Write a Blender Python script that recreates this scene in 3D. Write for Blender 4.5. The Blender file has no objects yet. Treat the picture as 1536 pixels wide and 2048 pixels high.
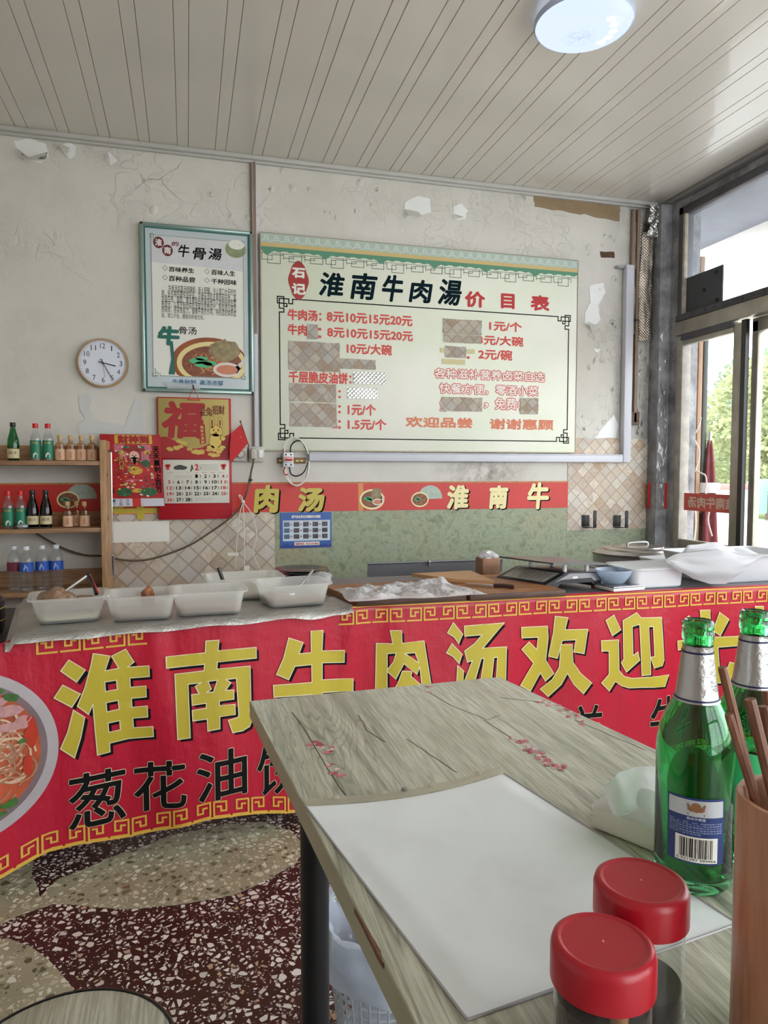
import bpy, bmesh, math, random
import numpy as np
from mathutils import Vector, Matrix, noise
random.seed(7)
SC = bpy.context.scene
COL = SC.collection
PI = math.pi
# ------------------------------------------------------------------ camera
FPX = 1415.0
YAW, PIT, EYE = math.atan(393/FPX), math.atan(79/FPX), Vector((0, 0, 1.14))
cd = bpy.data.cameras.new('camera'); cam = bpy.data.objects.new('camera', cd); COL.objects.link(cam)
cd.sensor_width = 36; cd.sensor_fit = 'AUTO'; cd.lens = 36*FPX/2048
cd.clip_start = .02; cd.clip_end = 300
cam.location = EYE; cam.rotation_euler = (PI/2-PIT, 0, -YAW)
SC.camera = cam
# ------------------------------------------------------------------ sky, light, exposure
w = bpy.data.worlds.new('overcast_sky'); SC.world = w; w.use_nodes = True
wb = w.node_tree.nodes['Background']; wb.inputs[0].default_value = (.93, .97, 1, 1); wb.inputs[1].default_value = 9.0
SC.view_settings.view_transform = 'Standard'; SC.view_settings.look = 'None'
SC.view_settings.gamma = 1; SC.view_settings.use_curve_mapping = False
SC.view_settings.exposure = -0.45
SC.cycles.max_bounces = 10; SC.cycles.diffuse_bounces = 5; SC.cycles.transparent_max_bounces = 16
SC.cycles.caustics_refractive = True; SC.cycles.sample_clamp_indirect = 6; SC.cycles.caustics_reflective = False
def portal(loc, rot, sx, sy):
    l = bpy.data.lights.new('sky_portal', 'AREA'); l.shape = 'RECTANGLE'; l.size = sx; l.size_y = sy; l.cycles.is_portal = True
    o = bpy.data.objects.new('sky_portal', l); COL.objects.link(o); o.location = loc; o.rotation_euler = rot
portal((3.06, 1.0, 1.4), (0, PI/2, 0), 2.8, 5.8)
portal((1.85, -1.96, 1.4), (-PI/2, 0, 0), 2.3, 2.8)
# ------------------------------------------------------------------ helpers
fw = Vector((math.sin(YAW)*math.cos(PIT), math.cos(YAW)*math.cos(PIT), -math.sin(PIT)))
rt = Vector((math.cos(YAW), -math.sin(YAW), 0)); up = rt.cross(fw)
def ray(px, py): return fw + rt*((px-768)/FPX) - up*((py-1024)/FPX)
def atY(px, py, y): d = ray(px, py); return EYE + d*(y/d.y)
def atX(px, py, x): d = ray(px, py); return EYE + d*(x/d.x)
def atZ(px, py, z): d = ray(px, py); return EYE + d*((z-EYE.z)/d.z)
def S(r, g, b):
    return tuple(((c/255)/12.92 if c/255 <= .04045 else ((c/255+.055)/1.055)**2.4) for c in (r, g, b))+(1,)
def lerp(a, b, t): return a+(b-a)*t

class G:                                  # gathers shapes into one mesh
    def __init__(s): s.bm = bmesh.new()
    def add(s, vs, fs, m=None):
        b = s.bm; vv = [b.verts.new(m @ Vector(v) if m else v) for v in vs]
        for f in fs:
            try: b.faces.new([vv[i] for i in f])
            except ValueError: pass
        return s
    def box(s, c, d, bev=0, m=None, seg=2):
        x, y, z = [q/2 for q in d]; t = bmesh.new()
        vv = [t.verts.new((c[0]+i*x, c[1]+j*y, c[2]+k*z)) for i in (-1, 1) for j in (-1, 1) for k in (-1, 1)]
        for f in ((0,1,3,2),(4,6,7,5),(0,4,5,1),(2,3,7,6),(0,2,6,4),(1,5,7,3)): t.faces.new([vv[i] for i in f])
        if bev: bmesh.ops.bevel(t, geom=t.edges[:], offset=bev, segments=seg, affect='EDGES', profile=.5)
        return s.join(t, m)
    def bb(s, a, b, bev=0, m=None):       # box from two corners
        return s.box([(p+q)/2 for p, q in zip(a, b)], [abs(p-q) for p, q in zip(a, b)], bev, m)
    def join(s, t, m=None):
        d = {}
        for v in t.verts: d[v] = s.bm.verts.new(m @ v.co if m else v.co)
        for f in t.faces:
            try: s.bm.faces.new([d[v] for v in f.verts])
            except ValueError: pass
        t.free(); return s
    def lathe(s, prof, c=(0,0,0), n=32, m=None, close=True, a0=0, a1=2*PI):
        full = abs(a1-a0-2*PI) < 1e-6; k = n if full else n+1
        vs = []
        for r, z in prof:
            for i in range(k):
                a = a0+(a1-a0)*i/n; vs.append((c[0]+r*math.cos(a), c[1]+r*math.sin(a), c[2]+z))
        fs = []
        for j in range(len(prof)-1):
            for i in range(n):
                i2 = (i+1) % k; fs.append((j*k+i, j*k+i2, (j+1)*k+i2, (j+1)*k+i))
        if close and full:
            if prof[0][0] > 1e-5: fs.append(tuple(range(k))[::-1])
            if prof[-1][0] > 1e-5: fs.append(tuple(range((len(prof)-1)*k, len(prof)*k)))
        s.add(vs, fs, m); bmesh.ops.remove_doubles(s.bm, verts=s.bm.verts[:], dist=1e-6); return s
    def tube(s, pts, r, n=8, smooth=0, taper=None):
        pts = [Vector(p) for p in pts]
        if smooth:
            q = []
            for i in range(len(pts)-1):
                p0, p1, p2, p3 = pts[max(i-1,0)], pts[i], pts[i+1], pts[min(i+2,len(pts)-1)]
                for k in range(smooth):
                    t = k/smooth; q.append(.5*((2*p1)+(p2-p0)*t+(2*p0-5*p1+4*p2-p3)*t*t+(3*p1-p0-3*p2+p3)*t**3))
            pts = q+[pts[-1]]
        vs, fs = [], []; a = Vector((0, 0, 1))
        for i, p in enumerate(pts):
            d = (pts[min(i+1, len(pts)-1)]-pts[max(i-1, 0)]).normalized()
            if abs(d.dot(a)) > .98: a = Vector((1, .2, 0))
            u = d.cross(a).normalized(); v = u.cross(d).normalized(); a = v
            rr = r if taper is None else r*lerp(1, taper, i/(len(pts)-1))
            for k in range(n): vs.append(p+u*rr*math.cos(2*PI*k/n)+v*rr*math.sin(2*PI*k/n))
        for i in range(len(pts)-1):
            for k in range(n): fs.append((i*n+k, i*n+(k+1) % n, (i+1)*n+(k+1) % n, (i+1)*n+k))
        fs += [tuple(range(n))[::-1], tuple(range(len(vs)-n, len(vs)))]
        return s.add(vs, fs)
    def prism(s, poly, f, t):             # outline in (x,z), mapped by f(x,z,depth)
        n = len(poly); vs = [f(x, z, 0) for x, z in poly]+[f(x, z, t) for x, z in poly]
        fs = [tuple(range(n)), tuple(range(n, 2*n))[::-1]]+[(i, (i+1) % n, n+(i+1) % n, n+i) for i in range(n)]
        return s.add(vs, fs)
    def grid(s, nu, nv, f):
        vs = [f(i/nu, j/nv) for j in range(nv+1) for i in range(nu+1)]
        return s.add(vs, [(j*(nu+1)+i, j*(nu+1)+i+1, (j+1)*(nu+1)+i+1, (j+1)*(nu+1)+i) for j in range(nv) for i in range(nu)])
    def ball(s, c, r, n=12, m=None, jit=0):
        t = bmesh.new(); bmesh.ops.create_icosphere(t, subdivisions=2 if n < 16 else 3, radius=1)
        rr = (r, r, r) if not hasattr(r, '__len__') else r
        for v in t.verts:
            k = 1+jit*noise.noise(v.co*2.3+Vector(c)*9); v.co = Vector((c[0]+v.co.x*rr[0]*k, c[1]+v.co.y*rr[1]*k, c[2]+v.co.z*rr[2]*k))
        return s.join(t, m)
    def flat(s, x0, z0, x1, z1, f, dep=0): return s.add([f(x0,z0,dep), f(x1,z0,dep), f(x1,z1,dep), f(x0,z1,dep)], [(0,1,2,3)])
    def mesh(s, name, ang=35):
        me = bpy.data.meshes.new(name); bmesh.ops.recalc_face_normals(s.bm, faces=s.bm.faces[:]); s.bm.to_mesh(me); s.bm.free()
        for p in me.polygons: p.use_smooth = True
        try: me.set_sharp_from_angle(angle=math.radians(ang))
        except Exception: pass
        return me
def slice_(tb, cut):
    for ax, st in ((0, cut), (1, cut*2)):
        cs_ = [v.co[ax] for v in tb.verts]; a = math.ceil(min(cs_)/st); no = (1, 0, 0) if ax == 0 else (0, 1, 0); hi = max(cs_)
        while a*st < hi:
            bmesh.ops.bisect_plane(tb, geom=tb.verts[:]+tb.edges[:]+tb.faces[:], plane_co=tuple(a*st*q for q in no), plane_no=no); a += 1
_gl = {}
def glyph(t):
    if t not in _gl:
        c = bpy.data.curves.new('t', 'FONT'); c.body = t; c.resolution_u = 3
        o = bpy.data.objects.new('t', c); COL.objects.link(o); bpy.context.view_layer.update()
        m = bpy.data.meshes.new_from_object(o.evaluated_get(bpy.context.evaluated_depsgraph_get()))
        vs = [v.co.copy() for v in m.vertices]; fs = [tuple(p.vertices) for p in m.polygons]
        bpy.data.objects.remove(o); bpy.data.curves.remove(c); bpy.data.meshes.remove(m)
        x0 = min(v.x for v in vs); x1 = max(v.x for v in vs); y0 = min(v.y for v in vs); y1 = max(v.y for v in vs)
        _gl[t] = ([((v.x-x0)/max(x1-x0,1e-6), (v.y-y0)/max(y1-y0,1e-6)) for v in vs], fs)
    return _gl[t]
def text(g, t, x0, z0, x1, z1, f, dep=0, bold=0, slant=0, cut=None, mir=False):
    """lettering t in the rectangle, on the surface f(x,z,depth); bold = stroke growth in metres"""
    vs, fs = glyph(t); offs = [(0, 0)]
    if bold: offs += [(bold*math.cos(a*PI/4), bold*math.sin(a*PI/4)) for a in range(8)]
    tb = bmesh.new()
    for k, (ox, oz) in enumerate(offs):
        vv = [tb.verts.new((lerp(x0, x1, (1-u) if mir else u)+slant*(v-.5)*(z1-z0)+ox, lerp(z0, z1, v)+oz, k*3e-5)) for u, v in vs]
        for q in fs:
            try: tb.faces.new([vv[i] for i in q])
            except ValueError: pass
    if cut: slice_(tb, cut)
    for v in tb.verts: v.co = Vector(f(v.co.x, v.co.y, dep+v.co.z))
    g.join(tb); return g
def tag(o, label=None, cat=None, group=None, kind=None):
    for k, v in (('label', label), ('category', cat), ('group', group), ('kind', kind)):
        if v: o[k] = v
    return o
def O(name, g, mat, parent=None, label=None, cat=None, group=None, kind=None, ang=35, local=False):
    me = g.mesh(name, ang) if isinstance(g, G) else g
    me.materials.clear(); me.materials.append(mat)
    o = bpy.data.objects.new(name, me); COL.objects.link(o)
    if parent:
        o.parent = parent
        if not local:
            p = parent; off = Vector((0, 0, 0))
            while p: off += p.location; p = p.parent
            me.transform(Matrix.Translation(-off))
    return tag(o, label, cat, group, kind)
def T(name, label, cat, loc=(0,0,0), rz=0, group=None):
    o = bpy.data.objects.new(name, None); COL.objects.link(o); o.location = loc; o.rotation_euler.z = rz
    o.empty_display_size = .05
    return tag(o, label, cat, group)
def dup(r, loc, label, rz=None, group=None):
    c = r.copy(); COL.objects.link(c); c.location = loc; c['label'] = label
    if rz is not None: c.rotation_euler.z = rz
    if group: c['group'] = group
    for ch in r.children:
        d = ch.copy(); COL.objects.link(d); d.parent = c
        for gch in ch.children:
            e = gch.copy(); COL.objects.link(e); e.parent = d
    return c
# ------------------------------------------------------------------ materials
class NT:
    def __init__(s, name):
        s.m = bpy.data.materials.new(name); s.m.use_nodes = True; s.t = s.m.node_tree; s.n = s.t.nodes; s.n.clear()
        s.out = s.n.new('ShaderNodeOutputMaterial'); s.tc = None
    def new(s, typ, ins=None, **kw):
        n = s.n.new('ShaderNode'+typ)
        for k, v in kw.items(): setattr(n, k, v)
        for k, v in (ins or {}).items(): s.set(n.inputs[k], v)
        return n
    def set(s, sock, v):
        if isinstance(v, bpy.types.NodeSocket): s.t.links.new(v, sock)
        elif isinstance(v, bpy.types.Node): s.t.links.new(v.outputs[0], sock)
        else: sock.default_value = v
    def co(s, scale=(1,1,1), rot=(0,0,0), loc=(0,0,0)):
        if not s.tc: s.tc = s.new('TexCoord')
        mp = s.new('Mapping', {'Vector': s.tc.outputs['Object'], 'Scale': scale, 'Rotation': rot, 'Location': loc}); return mp.outputs[0]
    def noise(s, scale, detail=4, vec=None, rough=.55, dist=0):
        return s.new('TexNoise', {'Vector': vec if vec is not None else s.co(), 'Scale': scale, 'Detail': detail, 'Roughness': rough, 'Distortion': dist}).outputs[0]
    def vor(s, scale, vec=None, feature='F1', rnd=1):
        n = s.new('TexVoronoi', {'Vector': vec if vec is not None else s.co(), 'Scale': scale, 'Randomness': rnd}, feature=feature); return n
    def ramp(s, fac, stops, const=False):
        n = s.new('ValToRGB', {0: fac}); e = n.color_ramp.elements
        if const: n.color_ramp.interpolation = 'CONSTANT'
        while len(e) < len(stops): e.new(.5)
        for el, (p, c) in zip(e, stops): el.position = p; el.color = c if hasattr(c, '__len__') else (c, c, c, 1)
        return n.outputs[0]
    def mix(s, fac, a, b, mode='MIX'):
        n = s.new('Mix', data_type='RGBA', blend_type=mode); s.set(n.inputs[0], fac); s.set(n.inputs[6], a); s.set(n.inputs[7], b); return n.outputs[2]
    def math(s, op, a, b=0, c=0):
        n = s.new('Math', operation=op); s.set(n.inputs[0], a); s.set(n.inputs[1], b); s.set(n.inputs[2], c); return n.outputs[0]
    def bump(s, h, st=.3, dist=.01, nrm=None):
        n = s.new('Bump', {'Height': h, 'Strength': st, 'Distance': dist})
        if nrm is not None: s.set(n.inputs['Normal'], nrm)
        return n.outputs[0]
    def pbr(s, col, rough=.5, metal=0, nrm=None, **kw):
        n = s.new('BsdfPrincipled', {'Base Color': col, 'Roughness': rough, 'Metallic': metal})
        if nrm is not None: s.set(n.inputs['Normal'], nrm)
        for k, v in kw.items(): s.set(n.inputs[k.replace('_', ' ')], v)
        s.t.links.new(n.outputs[0], s.out.inputs[0]); return s.m
def M(name, col, rough=.5, metal=0, var=0, vs=6, bump=0, bs=40, bd=.003, **kw):
    t = NT(name); c = col; n = None
    if var:
        dk = tuple(q*(1-var) for q in col[:3])+(1,); c = t.mix(t.ramp(t.noise(vs), [(.3, 0), (.7, 1)]), dk, col)
    if bump: n = t.bump(t.noise(bs), bump, bd)
    return t.pbr(c, rough, metal, n, **kw)
def thin_glass(name, tint=(1,1,1,1), rough=0.0, haze=0, hazecol=(.8,.8,.8,1), hs=60, ior=1.45):
    t = NT(name)
    tr = t.new('BsdfTransparent', {0: tint}); gl = t.new('BsdfGlossy', {0: (1,1,1,1), 'Roughness': rough})
    lw = t.new('LayerWeight', {0: .5}).outputs[1]; fr = t.math('MULTIPLY_ADD', t.math('POWER', lw, 5), .9, .04); mx = t.new('MixShader', {0: fr, 1: tr.outputs[0], 2: gl.outputs[0]}); res = mx.outputs[0]
    if haze:
        df = t.new('BsdfDiffuse', {0: hazecol}); tl = t.new('BsdfTranslucent', {0: hazecol})
        m2 = t.new('MixShader', {0: .5, 1: df.outputs[0], 2: tl.outputs[0]})
        f = t.math('MULTIPLY', t.ramp(t.noise(hs, 6), [(.35, .4), (.7, 1)]), haze)
        res = t.new('MixShader', {0: f, 1: res, 2: m2.outputs[0]}).outputs[0]
    t.t.links.new(res, t.out.inputs[0]); return t.m
def glow(name, col, st):
    t = NT(name); e = t.new('Emission', {0: col, 1: st}); t.t.links.new(e.outputs[0], t.out.inputs[0]); return t.m
def m_wall():
    t = NT('aged_wall_paint'); v = t.co()
    base = t.mix(t.ramp(t.noise(1.1, 4), [(.35, 0), (.68, 1)]), S(213,208,199), S(220,216,210))
    grime = t.ramp(t.noise(3.2, 8, rough=.7), [(.46, 1), (.75, .88)])
    base = t.mix(1, base, grime, 'MULTIPLY')
    warp = t.mix(.12, v, t.new('TexNoise', {'Vector': v, 'Scale': 5., 'Detail': 6}).outputs[1])
    cr = t.vor(5.1, warp, 'DISTANCE_TO_EDGE').outputs[0]
    line = t.ramp(cr, [(.0, 1), (.008, 0)])
    msk = t.ramp(t.noise(1.7, 3, t.co(loc=(3,0,7))), [(.63, 0), (.70, 1)])
    sep = t.new('SeparateXYZ', {0: v}); hi = t.new('MapRange', {0: sep.outputs[2], 1: 1.9, 2: 2.35}).outputs[0]
    rtx = t.new('MapRange', {0: sep.outputs[0], 1: 2.25, 2: 2.45}).outputs[0]
    zone = t.math('MAXIMUM', hi, rtx); crk = t.math('MULTIPLY', t.math('MULTIPLY', line, msk), zone)
    base = t.mix(t.math('MULTIPLY', crk, .5), base, S(96,88,78))
    # soot that rose from the stove by the door
    sx = t.new('MapRange', {0: sep.outputs[0], 1: 2.5, 2: 3.0}).outputs[0]
    soot = t.math('MULTIPLY', sx, t.ramp(t.noise(6, 8, rough=.7), [(.36, .25), (.62, 1)]))
    base = t.mix(t.math('MULTIPLY', soot, .75), base, S(82,80,82))
    pt = t.new('VectorMath', {0: v, 1: (1.75, 4, 1.16)}, operation='DISTANCE').outputs[1]
    st2 = t.math('MULTIPLY', t.new('MapRange', {0: pt, 1: .38, 2: .03}).outputs[0], t.ramp(t.noise(11, 8, rough=.75), [(.4, 0), (.62, 1)]))
    base = t.mix(t.math('MULTIPLY', st2, .7), base, S(92,78,66))
    pl = t.math('MULTIPLY', t.ramp(t.noise(9, 5, dist=1.2), [(.46, 0), (.54, 1)]), t.math('MULTIPLY', zone, t.ramp(t.noise(2.3, 2), [(.45, 0), (.6, 1)])))
    h = t.math('ADD', t.math('SUBTRACT', t.math('MULTIPLY', pl, .6), t.math('MULTIPLY', crk, 1.2)), t.math('MULTIPLY', t.noise(14, 5), .35))
    return t.pbr(base, .75, 0, t.bump(h, .6, .012))
def m_tilepaper(name, cell=.075, dim=1.0):
    t = NT(name); v = t.co((1/cell,1,1/cell), (0, math.radians(45), 0))
    fl = t.new('VectorMath', {0: v}, operation='FLOOR'); fr = t.new('VectorMath', {0: v}, operation='FRACTION')
    a = t.new('SeparateXYZ', {0: fl}); key = t.new('CombineXYZ', {0: a.outputs[0], 1: 0.0, 2: a.outputs[2]})
    rnd = t.new('TexWhiteNoise', {'Vector': key}).outputs[0]
    d = lambda c: tuple(q*dim for q in c[:3])+(1,)
    c = t.ramp(rnd, [(0, d(S(196,172,148))), (.25, d(S(186,182,178))), (.45, d(S(205,188,160))), (.65, d(S(190,190,188))), (.82, d(S(200,176,150))), (1, d(S(176,160,146)))])
    c = t.mix(t.ramp(t.noise(22, 7, rough=.7, dist=1.5), [(.36, 0), (.58, .85)]), c, t.mix(rnd, d(S(170,140,112)), d(S(222,216,206))))
    b = t.new('SeparateXYZ', {0: fr})
    ex = t.math('MINIMUM', t.math('MINIMUM', b.outputs[0], b.outputs[2]), t.math('MINIMUM', t.math('SUBTRACT', 1, b.outputs[0]), t.math('SUBTRACT', 1, b.outputs[2])))
    c = t.mix(t.ramp(ex, [(.02, .6), (.09, 0)]), c, d(S(140,120,100)))
    return t.pbr(c, .45, 0, t.bump(t.noise(8, 3), .12, .01))
def m_marble():
    t = NT('green_marble_paper'); v = t.co()
    c = t.ramp(t.noise(15, 9, rough=.72, dist=.9), [(.28, S(96,108,84)), (.42, S(134,146,118)), (.52, S(158,166,142)), (.62, S(126,138,112)), (.74, S(184,184,158))])
    vn = t.ramp(t.math('ABSOLUTE', t.math('SUBTRACT', t.noise(5, 7, dist=2.5), .5)), [(0, 1), (.012, 0)])
    c = t.mix(t.math('MULTIPLY', vn, .55), c, S(196,176,128))
    c = t.mix(t.ramp(t.noise(2.1, 4), [(.55, 0), (.8, .5)]), c, S(176,140,100))
    return t.pbr(c, .5, 0, t.bump(t.noise(6, 4), .2, .012))
def m_terrazzo(name, cement, stones, scale, thr):
    t = NT(name); v = t.co()
    wv = t.mix(.006, v, t.new('TexNoise', {'Vector': v, 'Scale': 40., 'Detail': 1}).outputs[1])
    sc = t.new('Mapping', {'Vector': wv, 'Scale': (1, 1, .01)}).outputs[0]
    e = t.vor(scale, sc, 'DISTANCE_TO_EDGE', 1).outputs[0]; cell = t.vor(scale, sc, 'F1', 1).outputs[1]
    k = t.new('SeparateColor', {0: cell}); siz = t.math('MULTIPLY_ADD', k.outputs[0], .17, thr)
    chip = t.math('GREATER_THAN', e, siz)
    chip = t.math('MULTIPLY', chip, t.math('GREATER_THAN', k.outputs[2], .06))
    e2 = t.vor(scale*2.6, sc, 'DISTANCE_TO_EDGE', 1).outputs[0]; k2 = t.new('SeparateColor', {0: t.vor(scale*2.6, sc, 'F1', 1).outputs[1]})
    chip2 = t.math('MULTIPLY', t.math('GREATER_THAN', e2, .16), t.math('GREATER_THAN', k2.outputs[1], .72))
    chip = t.math('MAXIMUM', chip, t.math('MULTIPLY', chip2, t.math('LESS_THAN', e, .1)))
    col = t.ramp(k.outputs[1], stones, True)
    cem = t.mix(t.ramp(t.noise(5, 5), [(.35, 0), (.7, 1)]), tuple(q*.7 for q in cement[:3])+(1,), cement)
    c = t.mix(chip, cem, col)
    c = t.mix(t.ramp(t.noise(2.5, 4), [(.55, 0), (.85, .25)]), c, S(70,64,54))
    return t.pbr(c, .38)
def m_wood(name, cols, along='Y', scale=9, stretch=.09, rough=.5, lines=0.0, linecol=None, bump=.15, gl=0):
    t = NT(name); sc = {'X': (stretch,1,1), 'Y': (1,stretch,1), 'Z': (1,1,stretch)}[along]
    v = t.co(sc); n = t.noise(scale, 8, v, .62, .4)
    c = t.ramp(n, [(.25+.5*i/(len(cols)-1), q) for i, q in enumerate(cols)])
    f = t.noise(scale*9, 4, v, .6)
    c = t.mix(t.ramp(f, [(.42, .6), (.56, 0)]), c, cols[0])
    if lines: c = t.mix(t.math('MULTIPLY', t.ramp(t.noise(26, 6, t.co((1,.04,1)), .7), [(.52, 0), (.6, .6)]), t.ramp(t.noise(4, 3), [(.4, .35), (.62, 1)])), c, S(112,110,94))
    if lines:
        wv = t.noise(scale*.55, 3, v, .5, .6)
        ln = t.math('PINGPONG', t.math('MULTIPLY', wv, 26), .5)
        lk = t.math('MULTIPLY', t.ramp(ln, [(.02, 1), (.14, 0)]), t.ramp(t.noise(3, 4), [(.4, 0), (.58, 1)]))
        c = t.mix(t.math('MULTIPLY', lk, lines), c, linecol)
        ck = t.ramp(t.math('ABSOLUTE', t.math('SUBTRACT', t.noise(3.4, 5, t.co(tuple(q*(1 if q == 1 else 2.4) for q in sc)), .5, .3), .5)), [(0, 1), (.008, 0)])
        c = t.mix(t.math('MULTIPLY', ck, lines*.9), c, tuple(q*.4 for q in linecol[:3])+(1,))
    return t.pbr(c, rough, 0, t.bump(f, bump, .002), Coat_Weight=gl)
def m_foil(name, col, rough=.3, sc=70, st=.5, quilt=0):
    t = NT(name); h = t.noise(sc, 5, rough=.7)
    if quilt:
        v = t.co((quilt,1,quilt), (0, PI/4, 0)); fr = t.new('SeparateXYZ', {0: t.new('VectorMath', {0: v}, operation='FRACTION')})
        d = t.math('MULTIPLY', t.math('PINGPONG', fr.outputs[0], .5), t.math('PINGPONG', fr.outputs[2], .5)); h = t.math('ADD', t.math('MULTIPLY', h, .3), t.math('MULTIPLY', d, 4))
    return t.pbr(t.mix(t.ramp(t.noise(5, 5), [(.4, 0), (.65, 1)]), tuple(q*.72 for q in col[:3])+(1,), col), rough, .9, t.bump(h, st, .004))
def m_vinyl(name, col, crease=.35):
    t = NT(name); v = t.co((1, 1, .25))
    h = t.math('ADD', t.math('MULTIPLY', t.noise(7, 4, v), .8), t.math('MULTIPLY', t.noise(30, 4), .15))
    dr = t.ramp(t.noise(5, 7, t.co((1,1,.15)), .7), [(.55, 0), (.8, .35)])
    return t.pbr(t.mix(dr, col, tuple(q*.5 for q in col[:3])+(1,)), .36, 0, t.bump(h, crease, .02))
WALL = m_wall(); TILE = m_tilepaper('diamond_tile_paper'); TILE2 = m_tilepaper('patch_tile_paper', .05, .74); TILE3 = m_tilepaper('pale_tile_paper', .058, 1.1); MARBLE = m_marble()
PUTTY = M('white_putty', S(244,244,244), .7, var=.06, bump=.2, bs=50)
TERRA = m_terrazzo('maroon_terrazzo', S(64,30,32), [(0, S(232,228,224)), (.35, S(212,204,200)), (.6, S(242,238,234)), (.82, S(222,212,202)), (.93, S(190,164,140))], 58, .12)
OLIVE = m_terrazzo('olive_terrazzo', S(172,168,142), [(0, S(206,204,182)), (.3, S(92,92,66)), (.45, S(222,220,204)), (.7, S(112,110,82)), (.8, S(194,190,164)), (.96, S(120,90,70))], 50, .1)
PVC = M('ceiling_pvc', S(220,214,204), .22, var=.04, vs=2, Coat_Weight=.3)
WHITE = M('white_plastic', S(228,230,234), .4, var=.05, vs=9)
DUSTY = M('grubby_white_plastic', S(206,200,188), .5, var=.25, vs=22)
STRUT = M('trunking_lilac_white', S(212,212,222), .45, var=.08, vs=5)
PIPE = M('brown_conduit', S(150,128,112), .6, var=.25, vs=8)
ALU = M('aluminium_frame', S(176,170,158), .42, .55, var=.25, vs=9, bump=.05)
ALUD = M('sooty_frame', S(96,94,98), .55, .3, var=.45, vs=7, bump=.2)
SOOT = M('sooty_paint', S(172,172,176), .7, var=.66, vs=9, bump=.9, bs=24, bd=.012)
BLACK = M('black_metal', S(22,22,24), .4, .2)
BLACKP = M('black_plastic', S(28,28,30), .35)
INK = M('black_ink', S(16,15,15), .9, Specular_IOR_Level=.15); INKB = M('deep_teal_ink', S(6,30,38), .9, Specular_IOR_Level=.15); TEAL = M('teal_print', S(28,104,92), .5); TEALD = M('dark_green_line', S(28,66,58), .5)
REDP = M('red_print', S(196,40,34), .5); REDB = M('bright_red_paper', S(208,46,38), .42, var=.12, vs=4); REDD = M('deep_red_print', S(160,20,26), .5)
ORANGE = M('orange_print', S(226,110,56), .5); YEL = M('yellow_print', S(222,204,70), .45, var=.12, vs=9); GOLD = M('gold_print', S(196,168,84), .35, .35, var=.12); CREAM = M('cream_print', S(240,226,170), .5)
PAPER = M('white_paper', S(232,230,222), .6); BOARDC = NT('menu_board_print')
_b = BOARDC; BOARDC = _b.pbr(_b.mix(_b.ramp(_b.noise(1.6, 4), [(.35, 0), (.65, 1)]), S(222,228,206), S(236,234,222)), .4)
MAROON = M('maroon_print', S(110,28,50), .5); GREY = M('grey_print', S(150,152,156), .6); PINKP = M('pink_print', S(226,150,150), .6); OCHRE = M('ochre_print', S(206,180,120), .5); MINT = M('grey_green_print', S(176,192,180), .5); BROWNP = M('brown_print', S(120,66,40), .6); LEAFP = M('leaf_green_print', S(84,182,128), .6); BLUEP = M('blue_print', S(36,86,170), .45)
PINE = m_wood('shelf_wood', [S(128,92,64), S(164,124,90), S(186,146,110)], 'X', 10, .1, .5)
PINEV = m_wood('shelf_wood_upright', [S(150,112,78), S(182,142,104), S(200,162,124)], 'Z', 10, .1, .5)
TABLEW = m_wood('rustic_table_laminate', [S(150,148,128), S(192,191,173), S(206,205,189), S(220,219,206)], 'Y', 24, .06, .3, .5, S(92,88,74), .1, .15)
TEDGE = M('table_edge_band', S(170,166,140), .45, var=.12, vs=30)
BOARD = m_wood('cutting_board_wood', [S(120,72,40), S(166,112,70), S(190,138,90)], 'X', 9, .12, .5)
BOARDE = M('dark_board_edge', S(84,52,34), .5, var=.4, vs=20)
BANNER = m_vinyl('red_vinyl_banner', S(186,20,50), .6); BYEL = m_vinyl('banner_yellow', S(194,176,58), .25); BBLK = M('banner_black', S(14,14,16), .8, Specular_IOR_Level=.2); BEDGE = M('banner_gold_line', S(222,176,74), .45)
BWHT = M('banner_pale_line', S(226,214,176), .5)
FOIL = m_foil('counter_foil', S(206,204,200), .27, 75, .9); FOILQ = m_foil('quilted_foil', S(190,184,172), .4, 40, .5, 70); FOILT = m_foil('foil_tape', S(206,204,200), .3, 90, .6, 60)
STEEL = M('brushed_steel', S(176,176,178), .28, .95, var=.15); STEELD = M('dull_steel_sheet', S(132,134,138), .42, .6, var=.2, vs=4, bump=.1, bs=8); CHROME = M('chrome', S(214,214,216), .12, 1)
def m_tub(name, col, tr):
    t = NT(name); a = t.new('BsdfPrincipled', {'Base Color': col, 'Roughness': .35}); b = t.new('BsdfTranslucent', {0: col}); c = t.new('BsdfTransparent', {0: (1,1,1,1)})
    m1 = t.new('MixShader', {0: .4, 1: a.outputs[0], 2: b.outputs[0]}); m2 = t.new('MixShader', {0: tr, 1: m1.outputs[0], 2: c.outputs[0]})
    t.t.links.new(m2.outputs[0], t.out.inputs[0]); return t.m
TUB = m_tub('translucent_tub', S(246,246,242), .62); BLUEB = m_tub('pale_blue_plastic', S(206,222,238), .12); BAG = m_tub('thin_blue_bag', S(214,224,238), .3); CLOTHW = m_tub('white_cloth', S(236,236,240), 0); SHEETW = m_tub('white_film', S(222,222,226), .06); BASKET = m_tub('basket_plastic', S(206,210,214), .05); CLEARF = m_tub('clear_film', S(236,238,240), .55)
BROTH = M('brown_broth', S(150,108,76), .3); MEAT = M('cooked_meat', S(150,118,92), .45, var=.45, vs=40, bump=.6, bs=50, bd=.006); FRIED = M('fried_brown', S(150,84,36), .5, var=.4, vs=40, bump=.5)
GLASS = thin_glass('window_glass', (.97,.98,.98,1)); DIRTY = thin_glass('dirty_window_glass', (.8,.82,.86,1), .05, .28, (.55,.58,.66,1), 4)
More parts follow.
